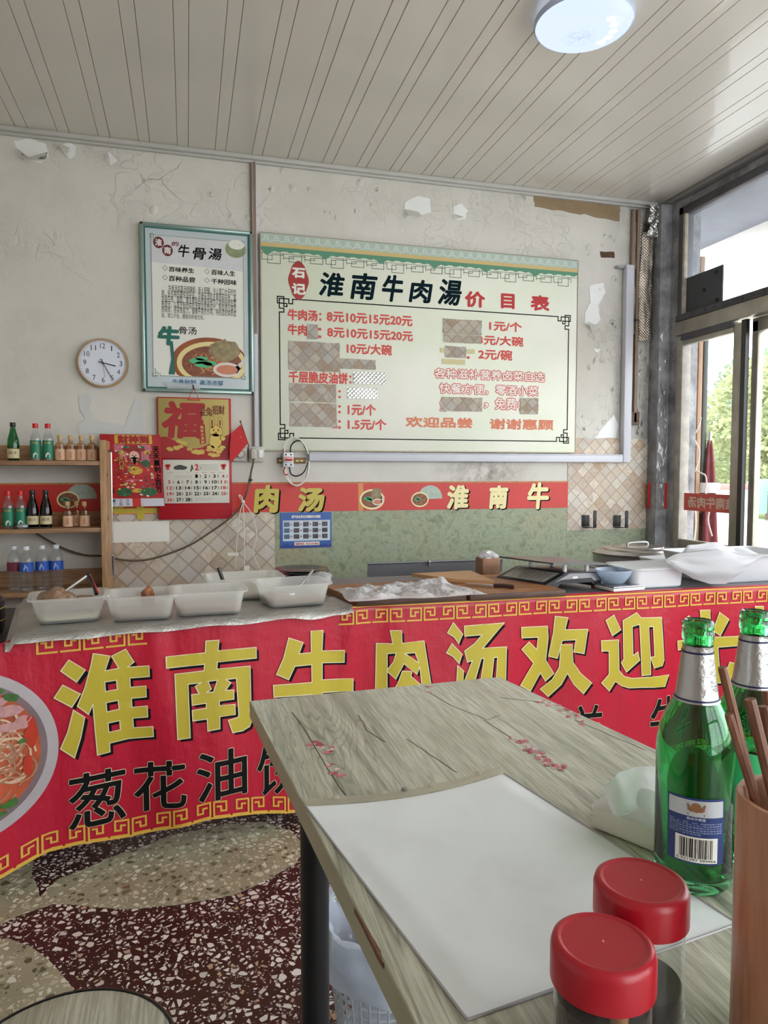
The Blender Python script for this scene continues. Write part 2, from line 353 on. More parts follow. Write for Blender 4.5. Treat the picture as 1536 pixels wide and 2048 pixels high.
CLEAR = thin_glass('clear_bottle_plastic', (.9,.92,.93,1), .02, .1, (.9,.92,.95,1), 20); JARG = thin_glass('jar_plastic', (.9,.92,.9,1), .03, .1, (.8,.82,.78,1), 12)
def m_bottle(name, col, rough=.0):
    t = NT(name); return t.pbr(col, rough, 0, None, Transmission_Weight=1.0, IOR=1.48)
BEERG = m_bottle('green_bottle_glass', S(118,226,158)); SPIRG = thin_glass('green_spirit_glass', (.12,.45,.2,1)); DARKG = thin_glass('dark_bottle_glass', (.04,.06,.05,1))
AMBER = thin_glass('pale_spirit', (.86,.66,.46,1), .02, .12, (.7,.5,.34,1), 10)
REDCAP = M('red_cap', S(204,24,30), .35); REDLID = M('red_jar_lid', S(178,22,40), .33, bump=.06, bs=60); CORK = M('tan_cap', S(196,164,112), .5)
LGREEN = M('green_label', S(20,120,90), .45); LBUFF = M('buff_label', S(214,176,142), .5); LCREAM = M('cream_label', S(206,190,150), .5); LBLUE = M('blue_label', S(40,84,180), .4); LNAVY = M('navy_label', S(26,52,112), .4); LSILV = M('silver_label', S(190,194,198), .4, .3)
NECK = M('silver_neck_foil', S(186,184,184), .3, .92, bump=.5, bs=160, bd=.002); NAVY = M('navy_band', S(16,30,78), .4)
SAUCE = M('dark_sauce', S(34,16,12), .12); BAMBOO = m_wood('bamboo_tube', [S(170,118,90), S(192,142,112), S(206,158,128)], 'Z', 14, .08, .35); STICK = m_wood('chopstick_wood', [S(104,64,46), S(142,94,68), S(164,114,84)], 'Z', 30, .06, .45)
STOOLW = TABLEW; CORD = M('brown_cord', S(96,80,62), .5); STRING = M('pale_string', S(214,206,196), .7); WIREW = M('white_wire', S(226,222,214), .45); WIRER = M('red_wire', S(180,40,36), .45); BRASS = M('brass_rail', S(120,92,50), .5, .5, var=.3, vs=40)
ROSE = M('rose_gold_rim', S(206,170,130), .3, .7); FACE = M('clock_face_white', S(222,226,238), .5); CLK = M('clock_print', S(60,56,56), .5)
KRAFT = M('kraft_paper', S(160,136,104), .65, var=.3, vs=7, bump=.8, bs=9, bd=.02)
VMAT = NT('clear_vinyl_mat'); _t = VMAT; VMAT = _t.pbr(_t.mix(_t.ramp(_t.noise(9, 5), [(.5, 0), (.85, .5)]), S(236,240,244), S(206,206,206)), .3, 0, _t.bump(_t.noise(5, 3), .1, .01), Coat_Weight=.3)
HEM = m_tub('yellowed_vinyl_hem', S(216,208,190), .35)
# ------------------------------------------------------------------ setting
_lc = [0]
def ln(g, pts, wd, f, dep=.0004, t=.0004):   # a printed line through points
    for (xa, za), (xb, zb) in zip(pts, pts[1:]):
        d = math.hypot(xb-xa, zb-za); _lc[0] = (_lc[0]+1) % 9; dz = _lc[0]*2.5e-5
        if d < 1e-6: continue
        nx, nz = -(zb-za)/d*wd/2, (xb-xa)/d*wd/2; ex, ez = (xb-xa)/d*wd/2, (zb-za)/d*wd/2
        g.prism([(xa-ex+nx, za-ez+nz), (xb+ex+nx, zb+ez+nz), (xb+ex-nx, zb+ez-nz), (xa-ex-nx, za-ez-nz)], lambda x, z, d_: f(x, z, dep+d_+dz), t)
def wf(y0): return lambda x, z, d=0: (x, y0-d, z)
def Wp(px, py, y=3.985): p = atY(px, py, y); return p.x, p.z
def prect(x0, y0, x1, y1, y=3.985):       # pixel box -> (x0,z0,x1,z1) on the wall
    dy = max(0, (945-(y0+y1)/2)*.0002*(x1-x0)); dy = dy if dy < .6*(y1-y0) else 0
    a = Wp(x0, y1-dy, y); b = Wp(x1, y0+dy, y); return a[0], a[1], b[0], b[1]
X0, X1, Y0, CEIL = -1.9, 2.98, -1.9, 2.85
fl = O('floor', G().bb((X0-.1, Y0-.1, -.1), (3.1, 4.1, 0)), TERRA, kind='structure')
def petal(pts, jit=.012):
    q = []
    for i in range(len(pts)):
        a, b = Vector(pts[i]), Vector(pts[(i+1) % len(pts)]); n = max(1, int((b-a).length/.04))
        for k in range(n): p = a.lerp(b, k/n); q.append((p.x+jit*noise.noise((p.x*9, p.y*9, 1)), p.y+jit*noise.noise((p.x*9, p.y*9, 5))))
    return G().prism(q, lambda x, y, d: (x, y, .0012-d), .001)
O('terrazzo_inlay', petal([(-.40,2.02),(-.36,2.10),(-.2,2.20),(-.05,2.26),(.1,2.29),(.22,2.27),(.30,2.19),(.325,2.10),(.287,2.007),(.2,1.94),(.107,1.892),(-.048,1.885),(-.174,1.905),(-.30,1.95),(-.36,1.975),(-.44,1.95),(-.50,1.89),(-.6,1.8),(-.72,1.85),(-.7,2.25),(-.46,2.3),(-.44,2.15)]), OLIVE, fl)
O('terrazzo_inlay', petal([(-.55,1.86),(-.44,1.855),(-.377,1.81),(-.325,1.738),(-.257,1.636),(-.22,1.5),(-.23,1.3),(-.30,1.1),(-.5,.95),(-.7,1.1),(-.75,1.6)]), OLIVE, fl)
for k, (cx, cy) in enumerate([(.75, 1.5), (1.5, 2.0), (1.7, 1.1), (.2, .3), (1.6, .2)]):
    O('terrazzo_inlay', petal([(cx+.36*math.cos(a*PI/8)+.08*math.sin(a*PI/4), cy+.2*math.sin(a*PI/8)) for a in range(16)]), OLIVE, fl)
wb_ = O('wall_back', G().bb((X0-.1, 4, 0), (3.2, 4.12, CEIL+.05)), WALL, kind='structure')
O('wall_left', G().bb((X0-.12, Y0, 0), (X0, 4, CEIL)), WALL, kind='structure')
O('wall_front', G().bb((X0-.12, Y0-.12, 0), (3.1, Y0, .35)).bb((X0-.12, Y0-.12, 2.76), (3.1, Y0, CEIL)).bb((X0-.12, Y0-.12, .35), (.74, Y0, 2.76)), WALL, kind='structure')
g = G()
for k in range(2, 5): g.bb((-1.5+k*1.12-.03, Y0-.08, .35), (-1.5+k*1.12+.03, Y0-.02, 2.76), .005)
for z_ in (.35, 2.02, 2.71): g.bb((.74, Y0-.075, z_), (2.98, Y0-.025, z_+.05), .005)
w3 = O('added_window', g, ALU, kind='structure')  # unseen window behind the camera, added to let more daylight in
for k in range(2, 4): O('pane', G().add([(-1.47+k*1.12, Y0-.05, .4), (-.41+k*1.12, Y0-.05, .4), (-.41+k*1.12, Y0-.05, 2.71), (-1.47+k*1.12, Y0-.05, 2.71)], [(0,1,2,3)]), GLASS, w3)
# ceiling of pvc strips, one wide and one narrow face for each
ce = O('ceiling', G().bb((X0-.1, Y0-.1, CEIL+.005), (3.1, 4.1, CEIL+.06)), M('ceiling_groove', S(176,168,158), .5), kind='structure')
per = .1925; xs = .361-13*per; ca = {}
x = xs
while x < 2.95:
    for a, b in ((0, .0535), (.0558, per-.0022)):
        l, r = max(x+a, X0), min(x+b, 2.95)
        if r-l < .01: continue
        key = round(r-l, 4)
        if key not in ca:
            ca[key] = G().box((0, 0, 0), (r-l, 3.98-Y0, .005), .0015, seg=1).mesh('panel')
        o = O('panel', ca[key], PVC, ce, local=True); o.location = ((l+r)/2, (3.98+Y0)/2, CEIL+.0025)
    x += per
g = G(); g.bb((X0, 3.955, CEIL-.022), (2.9, 4.0, CEIL), .004); g.bb((X0, 3.975, CEIL-.034), (2.9, 4.0, CEIL-.022), .003)
O('trim_1', g, M('cornice_white', S(200,198,194), .4, var=.1), kind='structure')
g = G(); g.bb((2.93, Y0, CEIL-.03), (2.98, 3.9, CEIL), .004)
O('trim_2', g, M('cornice_grey', S(150,148,148), .4, var=.25), kind='structure')
# peeled plaster
def ragged(cx, cz, pts, amp=.006, n=4):
    q = []
    for i in range(len(pts)):
        a, b = pts[i], pts[(i+1) % len(pts)]
        for k in range(n):
            t = k/n; x_, z_ = lerp(a[0], b[0], t), lerp(a[1], b[1], t)
            q.append((x_+amp*noise.noise((x_*40, z_*40, 3)), z_+amp*noise.noise((x_*40, z_*40, 9))))
    return q
PEEL = [[(28,282),(62,277),(92,288),(98,312),(82,326),(50,322),(34,303)], [(118,290),(140,285),(153,294),(148,312),(140,318),(128,306)], [(210,308),(222,305),(234,322),(222,331),(214,322)],
        [(810,405),(836,392),(860,398),(862,424),(838,432),(812,438),(808,420)], [(908,414),(922,407),(935,420),(930,438),(912,442),(906,430)],
        [(1178,572),(1206,565),(1210,585),(1196,612),(1200,640),(1186,655),(1168,646),(1170,625),(1180,605)], [(1208,852),(1228,830),(1236,850),(1232,876),(1190,876)], [(1187,697),(1200,698),(1196,705),(1190,704)],
        [(158,792),(178,786),(184,800),(180,822),(190,840),(250,850),(270,800),(282,795),(288,868),(160,868),(155,850),(172,838),(160,820)]]
for i, p in enumerate(PEEL):
    O('peeled_patch', G().prism(ragged(0, 0, [Wp(a, b, 4.0) for a, b in p]), wf(4.0), .0015+.001*(i % 3)), PUTTY if i < 8 else M('old_distemper', S(208,208,206), .7, var=.08), wb_)
for p in ([(34,303),(50,322),(68,330),(95,322),(98,312),(82,318),(60,318)], [(808,420),(812,438),(838,440),(834,428),(822,424)], [(906,430),(912,442),(922,440),(916,432)], [(118,290),(126,305),(138,316),(142,303),(130,297)], [(210,308),(214,322),(222,331),(219,318)], [(1168,646),(1186,655),(1182,664),(1172,656)]):
    n = [Wp(a, b, 4.0) for a, b in p]; g = G()
    g.prism(n, lambda x, z, d: (x, 3.992-d-.05*abs(math.sin((z*45))), z), .0015); O('paint_flake', g, WALL, wb_)
rng = random.Random(3)
for _ in range(46):                       # blistered, lifting paint
    if rng.random() < .55: px_, py_ = rng.uniform(250, 1180), rng.uniform(335, 460)
    else: px_, py_ = rng.uniform(1155, 1235), rng.uniform(470, 860)
    if py_ > 445 and px_ < 520: continue
    c = Wp(px_, py_, 4.0); r = rng.uniform(.008, .03); a0 = rng.uniform(0, 6.3); g = G()
    pts = [(c[0]+r*rng.uniform(.5, 1.1)*math.cos(a0+k*PI/4)*1.0, c[1]+r*rng.uniform(.6, 1.3)*math.sin(a0+k*PI/4)) for k in range(8)]
    vs = [(c[0], 3.9975-r*.5, c[1])]+[(x_, 4.0001, z_) for x_, z_ in pts]; g.add(vs, [(0, 1+k, 1+(k+1) % 8) for k in range(7)]); O('paint_blister', g, WALL, wb_, ang=80)
# papers on the wall
def slab(name, x0, z0, x1, z1, y, t, mat, par, jit=.004, seg=10):
    q = [(lerp(x0, x1, k/seg), z0+jit*noise.noise((k*1.7, z0*9, 2))) for k in range(seg+1)]+[(lerp(x1, x0, k/seg), z1+jit*noise.noise((k*2.3, z1*7, 4))) for k in range(seg+1)]
    return O(name, G().prism(q, wf(y), t), mat, par)
slab('wallpaper', -.42, .35, .472, .925, 3.9995, .0012, TILE, wb_)
slab('wallpaper', .47, .35, 2.93, .925, 3.9996, .0015, MARBLE, wb_)
a = prect(1136, 878, 1308, 1066); slab('wallpaper', a[0], .775, 2.9, a[3], 3.998, .0016, TILE3, wb_, .006)
a = prect(220, 1042, 338, 1086); slab('paper_strip', a[0]-.02, a[1], a[2], a[3], 3.998, .001, PAPER, wb_, .002)
a = prect(1068, 392, 1240, 445); q = [Wp(*p, 4.) for p in ((1068,392),(1240,406),(1238,443),(1160,428),(1070,414))]
g = G(); q = ragged(0, 0, q, .01, 8); g.prism(q, wf(3.999), .004); O('kraft_patch', g, KRAFT, wb_, label='crumpled brown paper stuck under ceiling')
O('brick_hole', G().prism(ragged(0,0,[Wp(1200,503,4.),Wp(1228,504,4.),Wp(1229,516,4.),Wp(1202,515,4.)], .006), wf(4.0), .003), M('exposed_brick', S(110,78,56), .8, var=.7, vs=60, bump=.8), wb_)
# red printed strip round the wall
st = T('red_wall_strip', 'red printed wall strip with yellow lettering and bowl pictures above green paper', 'wall strip', (.6, 3.998, 1.0))
z0, z1 = .918, 1.083
for xa, xb in ((-1.3, -.36), (-.36, .955), (.985, 2.316)):
    O('strip', G().bb((xa, 3.996, z0), (xb, 3.9985, z1)), REDB, st)
O('strip_end', G().bb((.955, 3.9955, z0), (.985, 3.9985, z1)), M('strip_gold', S(214,138,72), .45), st); O('edge_line', G().bb((-1.3, 3.9945, z1-.006), (2.316, 3.9985, z1+.003)), M('strip_edge', S(206,130,70), .45, var=.4, vs=60), st)
O('edge_line', G().bb((-.38, 3.9945, .921), (.06, 3.996, .935)), BEDGE, st)
SF = wf(3.9955)
for ch, (xa, ya, xb, yb) in (('肉', (512,972,555,1024)), ('汤', (599,977,647,1022)), ('淮', (897,972,937,1017)), ('南', (981,973,1015,1016)), ('牛', (1058,967,1098,1017))):
    r = prect(xa, ya, xb, yb); g = G(); text(g, ch, r[0]+.007, r[1]-.005, r[2]+.007, r[3]-.005, SF, .0003, .009, .08); O('lettering_shadow', g, INK, st)
    g = G(); text(g, ch, *r, SF, .0012, .007, .08); O('lettering', g, BYEL if xa < 700 else CREAM, st)
O('lettering', text(G(), '牛', *prect(228, 1000, 330, 1037), SF, .001, .008), BYEL, st)
def ell(cx, cz, rx, rz, n=36, a0=0, a1=2*PI): return [(cx+rx*math.cos(lerp(a0, a1, i/n)), cz+rz*math.sin(lerp(a0, a1, i/n))) for i in range(n)]
def soup_print(par, f, cx, cz, rx, rz, rimmat, seed=1, spoon=True, meat=True):
    """a printed bowl of noodle soup, flat shapes one over another"""
    r = random.Random(seed); k = rx
    O('bowl_print', G().prism(ell(cx, cz, rx, rz), f, .0004), rimmat, par)
    O('broth_print', G().prism(ell(cx, cz, rx*.86, rz*.8), lambda x, z, d: f(x, z, d+.0004), .0004), M('soup_print', S(150,86,56), .5, var=.5, vs=60), par)
    g = G()
    for i in range(60):
        a = r.uniform(0, 6.28); d = r.uniform(.1, .66); x_, z_ = cx+rx*d*math.cos(a), cz+rz*d*math.sin(a)*.9-.02*k; b = r.uniform(0, 3.1); l = k*r.uniform(.07, .16); w_ = k*.018
        g.prism([(x_-l*math.cos(b)-w_*math.sin(b), z_-l*math.sin(b)+w_*math.cos(b)), (x_, z_-w_*2), (x_+l*math.cos(b)+w_*math.sin(b), z_+l*math.sin(b)-w_*math.cos(b)), (x_, z_+w_*2)], lambda x, z, d: f(x, z, d+.0008+.000004*i), .0003)
    O('noodle_print', g, M('noodle_print_ink', S(214,150,96), .5, var=.6, vs=90), par)
    g = G()
    for a, b, s in ((-.42, .1, .24), (-.25, -.05, .26), (-.08, .02, .2), (-.3, .22, .18)):
        g.prism(ell(cx+rx*a, cz+rz*b, rx*s, rz*s*.55, 14), lambda x, z, d: f(x, z, d+.0012), .0004)
    O('greens_print', g, LEAFP, par)
    if meat:
        g = G(); g.prism(ragged(0,0,ell(cx+rx*.35, cz+rz*.62, rx*.45, rz*.5, 12), k*.08, 3), lambda x, z, d: f(x, z, d+.0012), .0004)
        O('meat_print', g, M('bone_print', S(168,150,110), .5, var=.5, vs=40), par)
    if spoon:
        g = G(); g.prism(ell(cx+rx*.42, cz-rz*.25, rx*.4, rz*.34, 20), lambda x, z, d: f(x, z, d+.0016), .0004); g.prism([(cx+rx*.6, cz-rz*.2), (cx+rx*1.0, cz+rz*.3), (cx+rx*1.0, cz+rz*.1), (cx+rx*.7, cz-rz*.42)], lambda x, z, d: f(x, z, d+.0016), .0004)
        O('spoon_print', g, M('spoon_white', S(226,214,206), .5), par)
        O('spoon_broth', G().prism(ell(cx+rx*.42, cz-rz*.25, rx*.31, rz*.22, 18), lambda x, z, d: f(x, z, d+.002), .0004), M('spoon_soup', S(206,130,100), .5), par)
c = Wp(745, 999); soup_print(st, SF, c[0], c[1], .075, .06, CREAM, 3)
for px_ in (852, 150):
    c = Wp(px_, 995); g = G(); g.prism(ell(c[0]+.03, c[1], .075, .072, 24, -.1, PI+.3), lambda x, z, d: SF(x, z, d+.0002), .0005); O('fan_print', g, M('fan_ink', S(186,200,186), .5, var=.25, vs=50), st)
    soup_print(st, lambda x, z, d=0: SF(x, z, d+.0008), c[0]-.035, c[1]-.012, .055, .045, CREAM, 5, False, False)
# corner post with peeling sooty paint, foil and red paper
cp = O('trim_3', G().bb((2.89, 3.9, 0), (3.05, 4.0, CEIL-.03), .004), SOOT, kind='structure')
rng = random.Random(5)
for _ in range(110):
    z_ = rng.uniform(.95, 2.1); x_ = rng.uniform(2.8 if z_ > 1.38 else 2.9, 2.96); yy = 3.899 if x_ > 2.89 else 3.999; g = G(); r = rng.uniform(.008, .028)
    vs = [(x_+rng.uniform(-r, r)*.6, yy-rng.uniform(0, .009), z_+rng.uniform(-r, r)*1.8) for _ in range(4)]; g.add(vs, [(0,1,2),(0,2,3)]); O('paint_flake', g, SOOT if rng.random() < .6 else PUTTY, cp)
for xa, xb, yy in ((2.873, 2.889, 3.96), (2.952, 2.985, 3.899)):
    O('red_paper', G().bb((xa, yy-.002, .905), (xb, yy, 1.075)), REDB, cp)
O('worn_paper', G().bb((2.89, 3.8965, .9), (2.952, 3.9, 1.075)), M('worn_paper_grey', S(150,146,150), .7, var=.3, vs=20), cp)
fo = T('foil_sheet', 'crumpled quilted foil sheet hanging on the wall beside the sooty corner post', 'foil', (2.82, 3.96, 2.4))
def foil(u, v): x = lerp(2.735, 2.888, u); z = lerp(2.02, 2.72, v)+.01*noise.noise((u*6, 1, v)); return (x, 3.985-.008*noise.noise((u*3.5, v*5, 1))-.006*noise.noise((u*9, v*14, 4))-.006*math.sin(u*PI), z)
O('sheet', G().grid(16, 40, foil), FOILQ, fo, ang=80)
def foil2(u, v): x = lerp(2.79, 2.875, u)-.01*math.sin(v*4); z = lerp(1.98, 2.66, v); return (x, 3.962-.008*noise.noise((u*3, v*6, 8))-.006*math.sin(u*PI)-.004*noise.noise((u*9, v*20, 2)), z)
O('overlap_strip', G().grid(8, 34, foil2), FOILT if 0 else m_foil('brown_foil', S(196,182,166), .4, 50, .6, 80), fo, ang=80)
def foil3(u, v): return (lerp(2.82, 2.885, u)+.02*noise.noise((u*3, v*4, 2)), 3.93-.03*noise.noise((u*5, v*7, 6)), lerp(2.62, 2.82, v))
O('torn_strip', G().grid(6, 12, foil3), FOILT, fo, ang=80)
# right wall: shopfront
DX = 2.985
wr = O('wall_right', G().bb((2.97, 3.8, 0), (3.1, 3.9, CEIL)).bb((2.98, Y0, 2.76), (3.1, 3.9, CEIL+.05)).bb((2.98, Y0, 0), (3.1, -1.6, CEIL)), SOOT, kind='structure')
g = G(); g.bb((2.95, 2.2, 1.99), (3.05, 3.83, 2.075), .006); O('trim_4', g, ALU, kind='structure')
w1 = O('window_1', G().bb((2.945, 2.2, 2.075), (3.03, 3.82, 2.115), .005).bb((2.955, 3.775, 2.115), (3.03, 3.82, 2.77), .005).bb((2.955, 2.2, 2.72), (3.03, 3.82, 2.77), .005).bb((2.955, 2.16, 1.99), (3.03, 2.22, 2.77), .005), ALUD, kind='structure')
O('glazing_bead', G().bb((2.95, 3.755, 2.115), (2.975, 3.775, 2.72), .003), M('pale_bead', S(188,178,160), .5, var=.4, vs=20), w1)
O('pane', G().add([(2.986, 2.22, 2.115), (2.986, 3.775, 2.115), (2.986, 3.775, 2.72), (2.986, 2.22, 2.72)], [(0,1,2,3)]), DIRTY, w1)
dp = O('blanking_panel', G().bb((2.97, 3.452, 2.112), (2.98, 3.77, 2.33), .002), M('dark_board', S(70,72,78), .55, .1, var=.25, vs=7), w1, label='dark grey board covering part of the transom')
g = G()
for y_, z_ in ((3.5, 2.3), (3.6, 2.22), (3.49, 2.14)): g.lathe([(0, 0), (.012, 0), (.012, .004), (0, .005)], n=12, m=Matrix.Translation((2.97, y_, z_)) @ Matrix.Rotation(-PI/2, 4, 'Y'))
O('fixing', g, BLACK, dp)
g = G()
for k in range(9): g.bb((2.94, 3.56-k*.075, 2.085), (2.952, 3.56-k*.075+.05, 2.10))
O('header_mark', g, ALUD, w1)
d1 = O('door_1', G().bb((2.965, 3.772, 0), (3.03, 3.83, 1.99), .005), M('pale_jamb', S(176,170,160), .55, var=.35, vs=14, bump=.3), kind='structure')
leaf = O('leaf_frame', G().bb((2.965, 3.285, .05), (3.0, 3.348, 1.97), .004).bb((2.965, 3.348, 1.925), (3.0, 3.772, 1.985), .004).bb((2.965, 3.348, .6), (3.0, 3.772, .725), .004).bb((2.965, 3.348, .05), (3.0, 3.772, .15), .004), ALU, d1)
O('top_track', G().bb((2.955, 3.35, 1.955), (2.968, 3.78, 1.995)), ALUD, d1)
O('pane', G().add([(2.981, 3.348, .725), (2.981, 3.772, .725), (2.981, 3.772, 1.925), (2.981, 3.348, 1.925)], [(0,1,2,3)]), GLASS, d1); O('kick_panel', G().bb((2.979, 3.348, .15), (2.988, 3.772, .6)), ALU, d1)
O('dark_gap_strip', G().bb((2.96, 3.25, .05), (2.985, 3.283, 1.98)), BLACKP, d1)  # black strip standing in for the shade in the gap between leaves
sk = T('window_sticker', 'red sticker strip on door glass with lettering seen from behind', 'sticker', (2.98, 3.55, .96))
O('film', G().bb((2.9775, 3.352, .907), (2.9808, 3.742, 1.013)), M('sun_bleached_red', S(222,96,84), .5), sk)
g = G(); text(g, '淮南牛肉汤', -3.70, .928, -3.315, .992, lambda u, z, d=0: (2.977-d, -u, z), 0, .0025, mir=True)
for v in list(g.bm.verts):
    if v.co.y < 3.353: v.co.y = 3.353
O('lettering', g, M('pale_lettering', S(232,206,190), .5), sk)
d2 = O('door_2', G().bb((3.01, 3.215, .05), (3.05, 3.26, 1.97), .004).bb((3.01, 2.3, 1.91), (3.05, 3.26, 1.985), .004).bb((3.01, 2.3, .05), (3.05, 2.36, 1.97), .004).bb((3.01, 2.3, .05), (3.05, 3.26, .15), .004), ALU, kind='structure')
O('pane', G().add([(3.027, 2.36, .15), (3.027, 3.215, .15), (3.027, 3.215, 1.91), (3.027, 2.36, 1.91)], [(0,1,2,3)]), GLASS, d2)
w2 = O('window_2', G(), ALU, kind='structure'); bm = bmesh.new(); g = G()
for y_ in (2.16, 1.2, .25, -.7, -1.6): g.bb((2.96, y_-.03, 0), (3.03, y_+.03, 2.77), .005)
for z_ in (.5, 2.03, 2.73): g.bb((2.965, -1.6, z_), (3.025, 2.16, z_+.05), .005)
w2.data = g.mesh('window_2'); w2.data.materials.append(ALU)
for k in range(4):
    ya, yb = (-1.57, -.73, ), 0
    y1 = (2.13, 1.17, .22, -.73)[k]; y0_ = (1.23, .28, -.67, -1.57)[k]
    O('pane', G().add([(2.99, y0_, .55), (2.99, y1, .55), (2.99, y1, 2.03), (2.99, y0_, 2.03)], [(0,1,2,3)]), GLASS, w2); O('pane', G().add([(2.99, y0_, 2.08), (2.99, y1, 2.08), (2.99, y1, 2.73), (2.99, y0_, 2.73)], [(0,1,2,3)]), GLASS, w2); O('low_panel', G().bb((2.985, y0_, 0), (2.999, y1, .5)), ALU, w2)
# ------------------------------------------------------------------ outside
road = O('road', G().bb((3.1, -40, -.2), (70, 70, -.12)), M('pale_concrete', S(206,204,198), .8, var=.08), kind='structure')
O('kerb', G().bb((9.0, -20, -.12), (9.3, 50, 0), .02), M('kerb_stone', S(168,162,150), .8, var=.2), road)
O('outer_slab', G().bb((3.1, -3, -.12), (4.6, 12, -.02)), M('paving', S(222,220,214), .8, var=.08), road)
O('verge', G().bb((15, -20, -.12), (70, 70, -.05)), M('verge_green', S(120,140,90), .9, var=.4), road)
aw = O('awning', G().bb((3.1, -2.5, 2.98), (4.15, 9, 3.06), .01), M('awning_soffit', S(90,92,102), .6, var=.2), kind='structure')
O('fascia', G().bb((4.12, -2.5, 2.9), (4.2, 9, 3.02), .01), M('awning_edge', S(214,208,196), .5), aw)
pr = O('wall_outer', G().bb((3.06, 4.1, -.12), (3.34, 4.6, 2.9)), M('pink_brick', S(176,140,132), .8, var=.35, vs=30, bump=.5), kind='structure')
O('timber_post', G().bb((3.37, 4.12, -.1), (3.405, 4.16, 2.6), .004), M('weathered_timber', S(172,136,104), .7, var=.3), pr); O('dark_pole', G().bb((3.42, 4.13, -.1), (3.46, 4.18, 2.3), .008), M('dark_green_pole', S(40,48,44), .5), pr); O('dark_pole', G().bb((3.345, 4.14, -.1), (3.37, 4.2, 2.5), .004), M('rusty_brown', S(84,60,54), .7, var=.4), pr)
pa = T('folded_parasol', 'folded maroon parasol leaning outside the door beside the brick pier', 'parasol', (3.475, 4.12, -.1))
def fold(u, v):
    a = u*2*PI; z = lerp(.02, 1.46, v); r = .012+.05*math.sin(min(1, (1-v)*1.5)*PI/2)**.8*(1 if v > .1 else .8+v*2); r *= 1+.28*math.sin(a*5+v*3)
    return (3.478+r*math.cos(a), 4.12+r*math.sin(a), z-.1)
O('canopy', G().grid(40, 24, fold), M('maroon_canopy', S(120,36,46), .7, var=.35, vs=12), pa, ang=80); O('strap', G().lathe([(.066,0),(.072,.01),(.072,.06),(.066,.07)], (3.478, 4.12, 1.0), 20), WHITE, pa); O('pole', G().tube([(3.478,4.12,-.1),(3.478,4.12,1.42)], .012), ALU, pa)
cb = T('white_cable', 'white electric cable hanging down outside the door glass', 'cable', (3.1, 3.9, 1.2))
def Xp(px, py, x=3.12): return atX(px, py, x)
O('wire', G().tube([Xp(*p) for p in ((1402,835),(1396,856),(1388,873),(1394,890),(1399,905),(1396,925),(1392,940),(1402,946),(1411,952),(1413,970),(1411,985),(1420,1010),(1416,1040),(1424,1072))], .005, 6, 4), WIREW, cb)
O('wire', G().tube([Xp(*p) for p in ((1392,940),(1382,952),(1380,985),(1390,1020),(1391,1055),(1388,1082))], .006, 6, 4), WIREW, cb)
BARK = M('bark', S(110,94,78), .8, var=.4)
def m_leaf(name, c):
    t = NT(name); a = t.new('BsdfDiffuse', {0: c}); b = t.new('BsdfTranslucent', {0: c}); m = t.new('MixShader', {0: .45, 1: a.outputs[0], 2: b.outputs[0]}); t.t.links.new(m.outputs[0], t.out.inputs[0]); return t.m
LF = [m_leaf('foliage_a', S(142,156,126)), m_leaf('foliage_b', S(160,166,126)), m_leaf('foliage_c', S(130,146,120))]
def crown_mesh(seed, n=9000):
    r = np.random.RandomState(seed); v, f = [], []
    cl = [(r.uniform(-1.6, 1.6), r.uniform(-1.6, 1.6), r.uniform(.9, 4.2), r.uniform(.6, 1.15)) for _ in range(26)]
    for i in range(n):
        c = cl[r.randint(26)]; d = r.normal(size=3); d /= np.linalg.norm(d); q = np.array(c[:3])+d*c[3]*r.uniform(.72, 1.05)*(1, 1, .8); q *= (1-max(0, q[2]-3)*.12, 1-max(0, q[2]-3)*.12, 1)
        a, b = r.normal(size=3), r.normal(size=3); a *= .085/np.linalg.norm(a); b = np.cross(a, b); b *= .05/np.linalg.norm(b); k = len(v)
        v += [tuple(q-a), tuple(q+b), tuple(q+a), tuple(q-b)]; f.append((k, k+1, k+2, k+3))
    me = bpy.data.meshes.new('foliage'); me.from_pydata(v, [], f); return me
cms = [crown_mesh(s) for s in (1, 2, 3)]
TR = [('pale green tree nearest the brick pier, with a low rounded crown', 30, 40.0, 1.0, 0), ('bright yellow green tree across the road behind the door stile', 21, 44.2, 1.0, 1), ('taller darker green tree across the road, seen beyond the open door', 38, 48.0, 1.7, 2), ('green tree across the road outside the glazing beside the table', 24, 62, 1.1, 0)]
for k, (lb, d, an, sc, mi) in enumerate(TR):
    loc = (d*math.sin(math.radians(an)), d*math.cos(math.radians(an)), -.1)
    t = T('tree', lb, 'tree', loc, k*1.1, 'trees across the road')
    O('trunk', G().tube([(0,0,0),(.05,0,1.2),(0,.08,2.6)], .13, 8, 3, .5), BARK, t, local=True)
    me = cms[mi].copy() if k else cms[mi]; o = O('foliage', me, LF[mi], t, kind='stuff', local=True); o.scale = (sc*1.25, sc*1.25, sc)
fe = T('site_fence', 'green corrugated site fence in front of the trees across the road', 'fence', (12, 12.4, -.1))
for k in range(12): O('panel', G().bb((11.9+k*.33, 12.6-k*.3, .25), (12.17+k*.33, 12.63-k*.3, 1.0), .01), M('fence_green', S(120,176,150), .6) if k == 0 else bpy.data.materials['fence_green'], fe)
gr = T('guard_rail', 'grey green road guard rail across the street', 'guard rail', (10.5, 11.5, 0))
O('rail', G().bb((10.45, 5, .02), (10.5, 30, .16), .02), M('rail_green', S(150,178,170), .5), gr)
for k in range(8): O('post', G().bb((10.52, 6+k*3, -.12), (10.6, 6.08+k*3, .1)), bpy.data.materials['rail_green'], gr)
kb = T('roadside_kiosk', 'small grey and red roadside stall beyond the fence, at the frame edge', 'kiosk', (10.9, 10.6, -.1))
